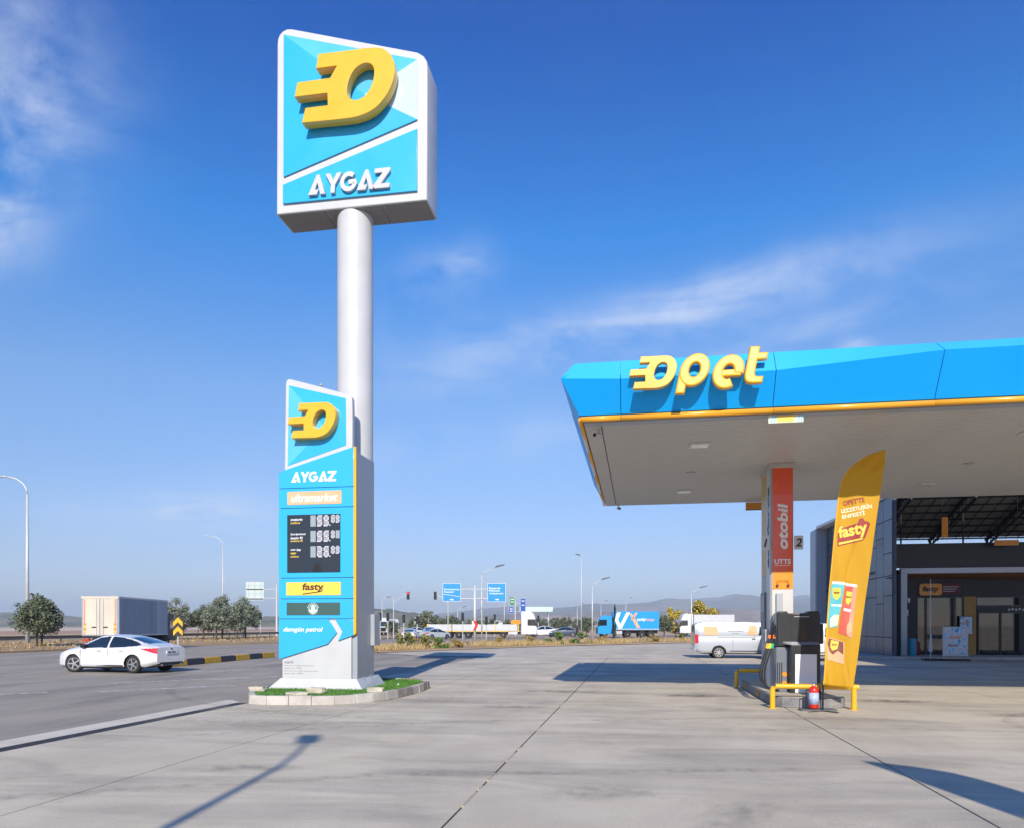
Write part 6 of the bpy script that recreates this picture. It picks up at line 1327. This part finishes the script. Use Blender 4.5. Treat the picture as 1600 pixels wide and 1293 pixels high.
for z in (4.75, 3.95): B().tube([(-1.3, .02, z), (1.3, .02, z)], .035, 8).obj('cross_bar', m_galv, ds_)
board(ds_, -2.75, -1.2, 3.70, 5.25, m_rb, -.02); board(ds_, 1.08, 2.65, 3.66, 5.25, m_rb, -.02)
for x, z, w, tx in ((-1.98, 4.72, 1.3, 'Kahramanmaraş'), (-2.2, 4.50, .82, 'Kayseri'), (1.72, 4.83, 1.0, 'Pazarcık'), (1.68, 4.60, .95, 'Malatya'), (1.84, 4.37, 1.22, 'Adıyaman')): text('lettering', tx, m_whitep, ds_, (x, -.06, z), w, .17, bold=.02, depth=.004)
for x in (-1.98, 1.9): shape('arrow', [[(-.16, -.03), (.02, -.03), (.02, -.10), (.18, 0), (.02, .10), (.02, .03), (-.16, .03)]], .006, m_whitep, ds_, (x, -.06, 3.86))
shape('sign_line', [[(-.72, .12), (.0, .04), (.72, -.1), (.72, -.13), (0, .01), (-.72, .09)]], .006, m_whitep, ds_, (-1.98, -.06, 4.2))
shape('chevron_board', [[(-.22, .38), (.12, .38), (.12, -.38), (-.22, -.38)]], .02, m_whitep, ds_, (-.02, -.15, 1.65)); shape('chevron', [[(-.20, .38), (.04, .38), (.22, 0), (.04, -.38), (-.20, -.38), (-.02, 0)]], .02, M('sign_red', (.6, .01, .015), .4), ds_, (.06, -.17, 1.65))
gs = thing('overhead_sign', 'back of a grey overhead sign on a cantilever pole beyond the trees', 'road sign', (-63.2, 123.8, 0), R(9.6)); B().tube([(0, 0, -.1), (0, 0, 9.0)], [.2, .15], 10).obj('pole', m_galv, gs)
for z in (8.2, 6.6): B().tube([(0, 0, z), (-5.4, 0, z)], .06, 8).obj('arm', m_galv, gs)
B().box(-5.5, -2.3, .05, .1, 6.25, 9.5).obj('sign_back', M('sign_back', (.48, .56, .55), .5, .2), gs)
for x in (-5.0, -3.9, -2.8): B().box(x - .04, x + .04, -.03, .045, 6.2, 9.4).obj('stiffener', m_steel, gs)
for z in (6.5, 8.2): B().box(-5.4, -2.4, -.08, -.035, z - .06, z + .06).obj('clamp_rail', m_black, gs)
for q in range(4): B().box(-5.48, -2.32, .03, .0495, 6.6 + q * .75, 6.65 + q * .75).obj('panel_joint', m_greym, gs)
g2 = thing('green_direction_sign', 'green and dark blue direction boards on a pole behind the right blue board', 'road sign', (-22.9, 139, 0), R(9.6)); B().tube([(0, 0, -.1), (0, 0, 6.6)], .12, 8).obj('pole', m_galv, g2)
for z in (5.9, 4.4): B().tube([(-1.2, 0, z), (1.6, 0, z)], .05, 6).obj('arm', m_steel, g2)
board(g2, -1.0, -.1, 5.6, 7.1, m_rg); board(g2, -1.25, -.3, 4.1, 5.3, m_rb2); board(g2, .95, 1.95, 3.9, 6.9, m_rb2)
for x, z in ((-.55, 6.7), (-.55, 6.2), (-.77, 4.9), (-.77, 4.5), (1.45, 6.4), (1.45, 5.6), (1.45, 4.4)): B().box(x - .25, x + .25, -.102, -.0965, z - .07, z + .07).obj('lettering_line', m_whitep, g2)
cs = thing('chevron_sign', 'yellow and black double chevron sign on the median behind the white car', 'road sign', (-20.9, 31.4, .1), R(24)); B().tube([(0, .04, -.05), (0, .04, 1.3)], .035, 8).obj('post', m_galv, cs)
B().box(-.21, .21, 0, .02, 1.12, 2.0).obj('board', m_blackt, cs)
for k in range(2): shape('chevron', [[(-.2, 0), (0, .22), (.2, 0), (.2, .22), (0, .44), (-.2, .22)]], .012, m_yel, cs, (0, -.012, 1.15 + k * .41))
def signal(x, y, z, rz_, label, arm=0.0, red=False, sc=1.0):
    t = thing('traffic_light', label, 'traffic light', (x, y, 0), rz_, 'traffic lights at the junction'); t.scale = (sc, sc, sc); z /= sc
    B().tube([(0, 0, -.05), (0, 0, z if not arm else z - .2)], .06, 8).obj('pole', m_galv, t)
    if arm: B().tube([(0, 0, z - .9), (arm * .4, 0, z - .35), (arm, 0, z + .3)], .045, 8).obj('mast_arm', m_galv, t)
    hb_ = B().box(arm - .18, arm + .18, -.16, .1, z - .5, z + .55).obj('signal_head', m_black, t, bevel=.02)
    for q in range(3):
        on = red and q == 2; zc = z - .32 + q * .34
        m_ = M('signal_off', (.02, .022, .022), .3)
        if on:
            m_ = MATS.get('signal_red') or M('signal_red', (.6, .01, .02), .4); m_.node_tree.nodes['Principled BSDF'].inputs['Emission Color'].default_value = (1, .03, .06, 1); m_.node_tree.nodes['Principled BSDF'].inputs['Emission Strength'].default_value = 1.2
        B().lathe([(.13, -.175), (.13, -.161)], 12, (arm, 0, zc), 'y').obj('lens', m_, hb_); B().box(arm - .15, arm + .15, -.30, -.176, zc + .13, zc + .16).obj('visor', m_black, hb_)
for (pxx, yy, d, arm, red, lb) in [(615, 930, 100, 1.95, True, 'mast arm traffic light showing red over the junction'), (700, 930, 100, -1.7, False, 'unlit mast arm traffic light right of the red one'), (594, 963, 95, 0, False, 'post traffic light right beside the sign pylon'), (606, 963, 98, 0, False, 'post traffic light second from the sign pylon'), (631, 966, 98, 0, False, 'post traffic light above the white saloon'), (652, 968, 100, 0, False, 'post traffic light above the cream estate car'),
        (723, 963, 96, 0, False, 'post traffic light left of the chevron pole'), (760, 969, 98, 0, False, 'post traffic light right of the chevron pole'), (773, 964, 120, 0, False, 'higher post traffic light farther right of the chevron pole'), (841, 966, 120, 0, False, 'post traffic light just right of the white lorry cab'), (407, 962, 110, 0, False, 'post traffic light left of the pylon under the sign back')]:
    X, Y = to_world(d, (pxx - 800) * d / 1170); signal(X, Y, (977 - yy) * d / 1170 + 1.7, R(9.6), lb, arm, red)
gr_ = thing('roadside_barrier', 'long dark steel crash barrier behind the left roadside trees', 'crash barrier', (-58.4, 20, 0)); m_gr = M('barrier_steel', (.13, .12, .115), .6, .3, var=.3, scale=2)
for k in range(13):
    y0 = k * 8.0; B().prism([(0, .38), (.04, .42), (.0, .54), (.0, .58), (.04, .70), (0, .74), (-.03, .74), (-.03, .38)], 0, 7.98).obj('rail_beam', m_gr, gr_, loc=(0, y0, 0))
    for q in (0, 4): B().box(-.12, -.032, y0 + q, y0 + q + .1, -.1, .72).obj('post', m_gr, gr_)
# white tent and low pale sheds behind the tree row
tn = thing('white_tent', 'white sloping canvas shelter behind the roadside trees', 'tent', (-73.5, 121.5, 0), R(9.6)); m_tent = M('canvas_white', (.74, .74, .72), .7, var=.05)
B().add([(-3.0, -1.5, 1.5), (4.2, -1.5, 1.5), (2.2, 2.2, 4.3), (-.4, 2.2, 4.3), (-3.0, 3.5, 1.5), (4.2, 3.5, 1.5)], [(0, 1, 2, 3), (3, 2, 5, 4), (0, 3, 4), (1, 5, 2), (0, 4, 5, 1)]).obj('canvas', m_tent, tn)
for x in (-2.6, 3.8):
    for y in (-1.3, 3.3): B().tube([(x, y, -.1), (x, y, 1.5)], .06, 6).obj('post', m_bark, tn)
B().box(-.6, 2.4, 2.0, 2.4, 4.3, 4.55).obj('ridge_band', M('ridge_green', (.25, .4, .33), .6), tn)
for i, (pxx, d, w, h_, lb) in enumerate([(660, 190, 5, 5, 'pale low shed behind the traffic light queue'), (800, 300, 6, 4, 'pale shed far behind the green direction sign'), (770, 340, 9, 5, 'wide pale shed far behind the right blue board'), (960, 420, 10, 6, 'pale shed showing above the blue delivery truck')]):
    X, Y = to_world(d, (pxx - 800) * d / 1170); t = thing('roadside_shed', lb, 'building', (X, Y, -.1), R(9.6), 'sheds beyond the main road'); B().box(-w / 2, w / 2, 0, 5, 0, h_ * .7).obj('wall', m_white, t); B().prism([(-w / 2 - .3, h_ * .7), (w / 2 + .3, h_ * .7), (0, h_)], -.3, 5.3).obj('roof', M('shed_roof', (.35, .38, .36), .6), t); B().box(-.8, .8, -.03, -.001, .1, 2.2).obj('door', m_greym, t)

dc = thing('distant_canopy', 'white flat roofed canopy far off behind the white lorry cab', 'canopy', (*to_world(250, 8.0), 0), R(9.6)); B().box(-5.5, 5.5, -3, 3, 6.4, 8.0).obj('roof', M('canopy_pale', (.5, .62, .58), .6), dc)
for x in (-4, 4): B().tube([(x, 0, -.1), (x, 0, 6.45)], .2, 8).obj('post', m_galv, dc)

# a walking person by the tall thin lamp
def person(x, y, rz_, label):
    t = thing('person', label, 'person', (x, y, -.03), rz_)
    pts = {'pel': (0, 0, .95), 'chest': (0, .02, 1.32), 'neck': (0, .02, 1.5), 'head': (0, 0, 1.66), 'hl': (.09, 0, .9), 'kl': (.12, -.14, .5), 'fl': (.12, -.18, .08), 'tl': (.12, -.32, .04), 'hr': (-.09, 0, .9), 'kr': (-.11, .10, .5), 'fr': (-.11, .28, .1), 'tr': (-.11, .16, .04),
           'sl': (.19, .02, 1.42), 'el': (.25, .06, 1.15), 'wl': (.24, -.04, .92), 'sr': (-.19, .02, 1.42), 'er': (-.25, -.02, 1.15), 'wr': (-.24, -.10, .94)}
    rad = {'pel': .15, 'chest': .16, 'neck': .06, 'head': .105, 'hl': .10, 'kl': .07, 'fl': .05, 'tl': .04, 'hr': .10, 'kr': .07, 'fr': .05, 'tr': .04, 'sl': .075, 'el': .05, 'wl': .04, 'sr': .075, 'er': .05, 'wr': .04}
    ks_ = list(pts); ed = [('pel', 'chest'), ('chest', 'neck'), ('neck', 'head'), ('pel', 'hl'), ('hl', 'kl'), ('kl', 'fl'), ('fl', 'tl'), ('pel', 'hr'), ('hr', 'kr'), ('kr', 'fr'), ('fr', 'tr'), ('chest', 'sl'), ('sl', 'el'), ('el', 'wl'), ('chest', 'sr'), ('sr', 'er'), ('er', 'wr')]
    me = bpy.data.meshes.new('body'); me.from_pydata([pts[k] for k in ks_], [(ks_.index(a), ks_.index(b_)) for a, b_ in ed], []); o_ = bpy.data.objects.new('body', me); C.objects.link(o_); o_.parent = t
    sk_ = o_.modifiers.new('skin', 'SKIN'); 
    if not me.skin_vertices: bpy.context.view_layer.objects.active = o_
    for i, k in enumerate(ks_): me.skin_vertices[0].data[i].radius = (rad[k], rad[k])
    me.skin_vertices[0].data[0].use_root = True; o_.modifiers.new('sub', 'SUBSURF').render_levels = 1; me.materials.append(M('dark_clothes', (.03, .025, .03), .8))
    smooth_angle(B().lathe([(.001, 1.545), (.06, 1.56), (.09, 1.63), (.095, 1.70), (.07, 1.77), (.001, 1.795)], 12).obj('face_and_hair', M('skin_hair', (.12, .07, .05), .6), t), 60)
person(-8.75, 108.0, R(60), 'person in dark clothes walking between the thin lamp post and the blue truck')

# ------------------------------------------------------------------ haze
hz = B().box(-7600, 7600, -2500, 8200, -1.5, 240)
hm = bpy.data.materials.new('haze'); hm.use_nodes = True; nt = hm.node_tree
for n in list(nt.nodes):
    if n.type != 'OUTPUT_MATERIAL': nt.nodes.remove(n)
pv = nt.nodes.new('ShaderNodeVolumePrincipled'); pv.inputs['Color'].default_value = (.76, .88, 1.0, 1); pv.inputs['Density'].default_value = HAZE; pv.inputs['Anisotropy'].default_value = 0.0
nt.links.new(pv.outputs[0], [n for n in nt.nodes if n.type == 'OUTPUT_MATERIAL'][0].inputs['Volume'])
o = hz.obj('haze', hm, kind='stuff'); o['label'] = 'pale dusty air fading the far hills'
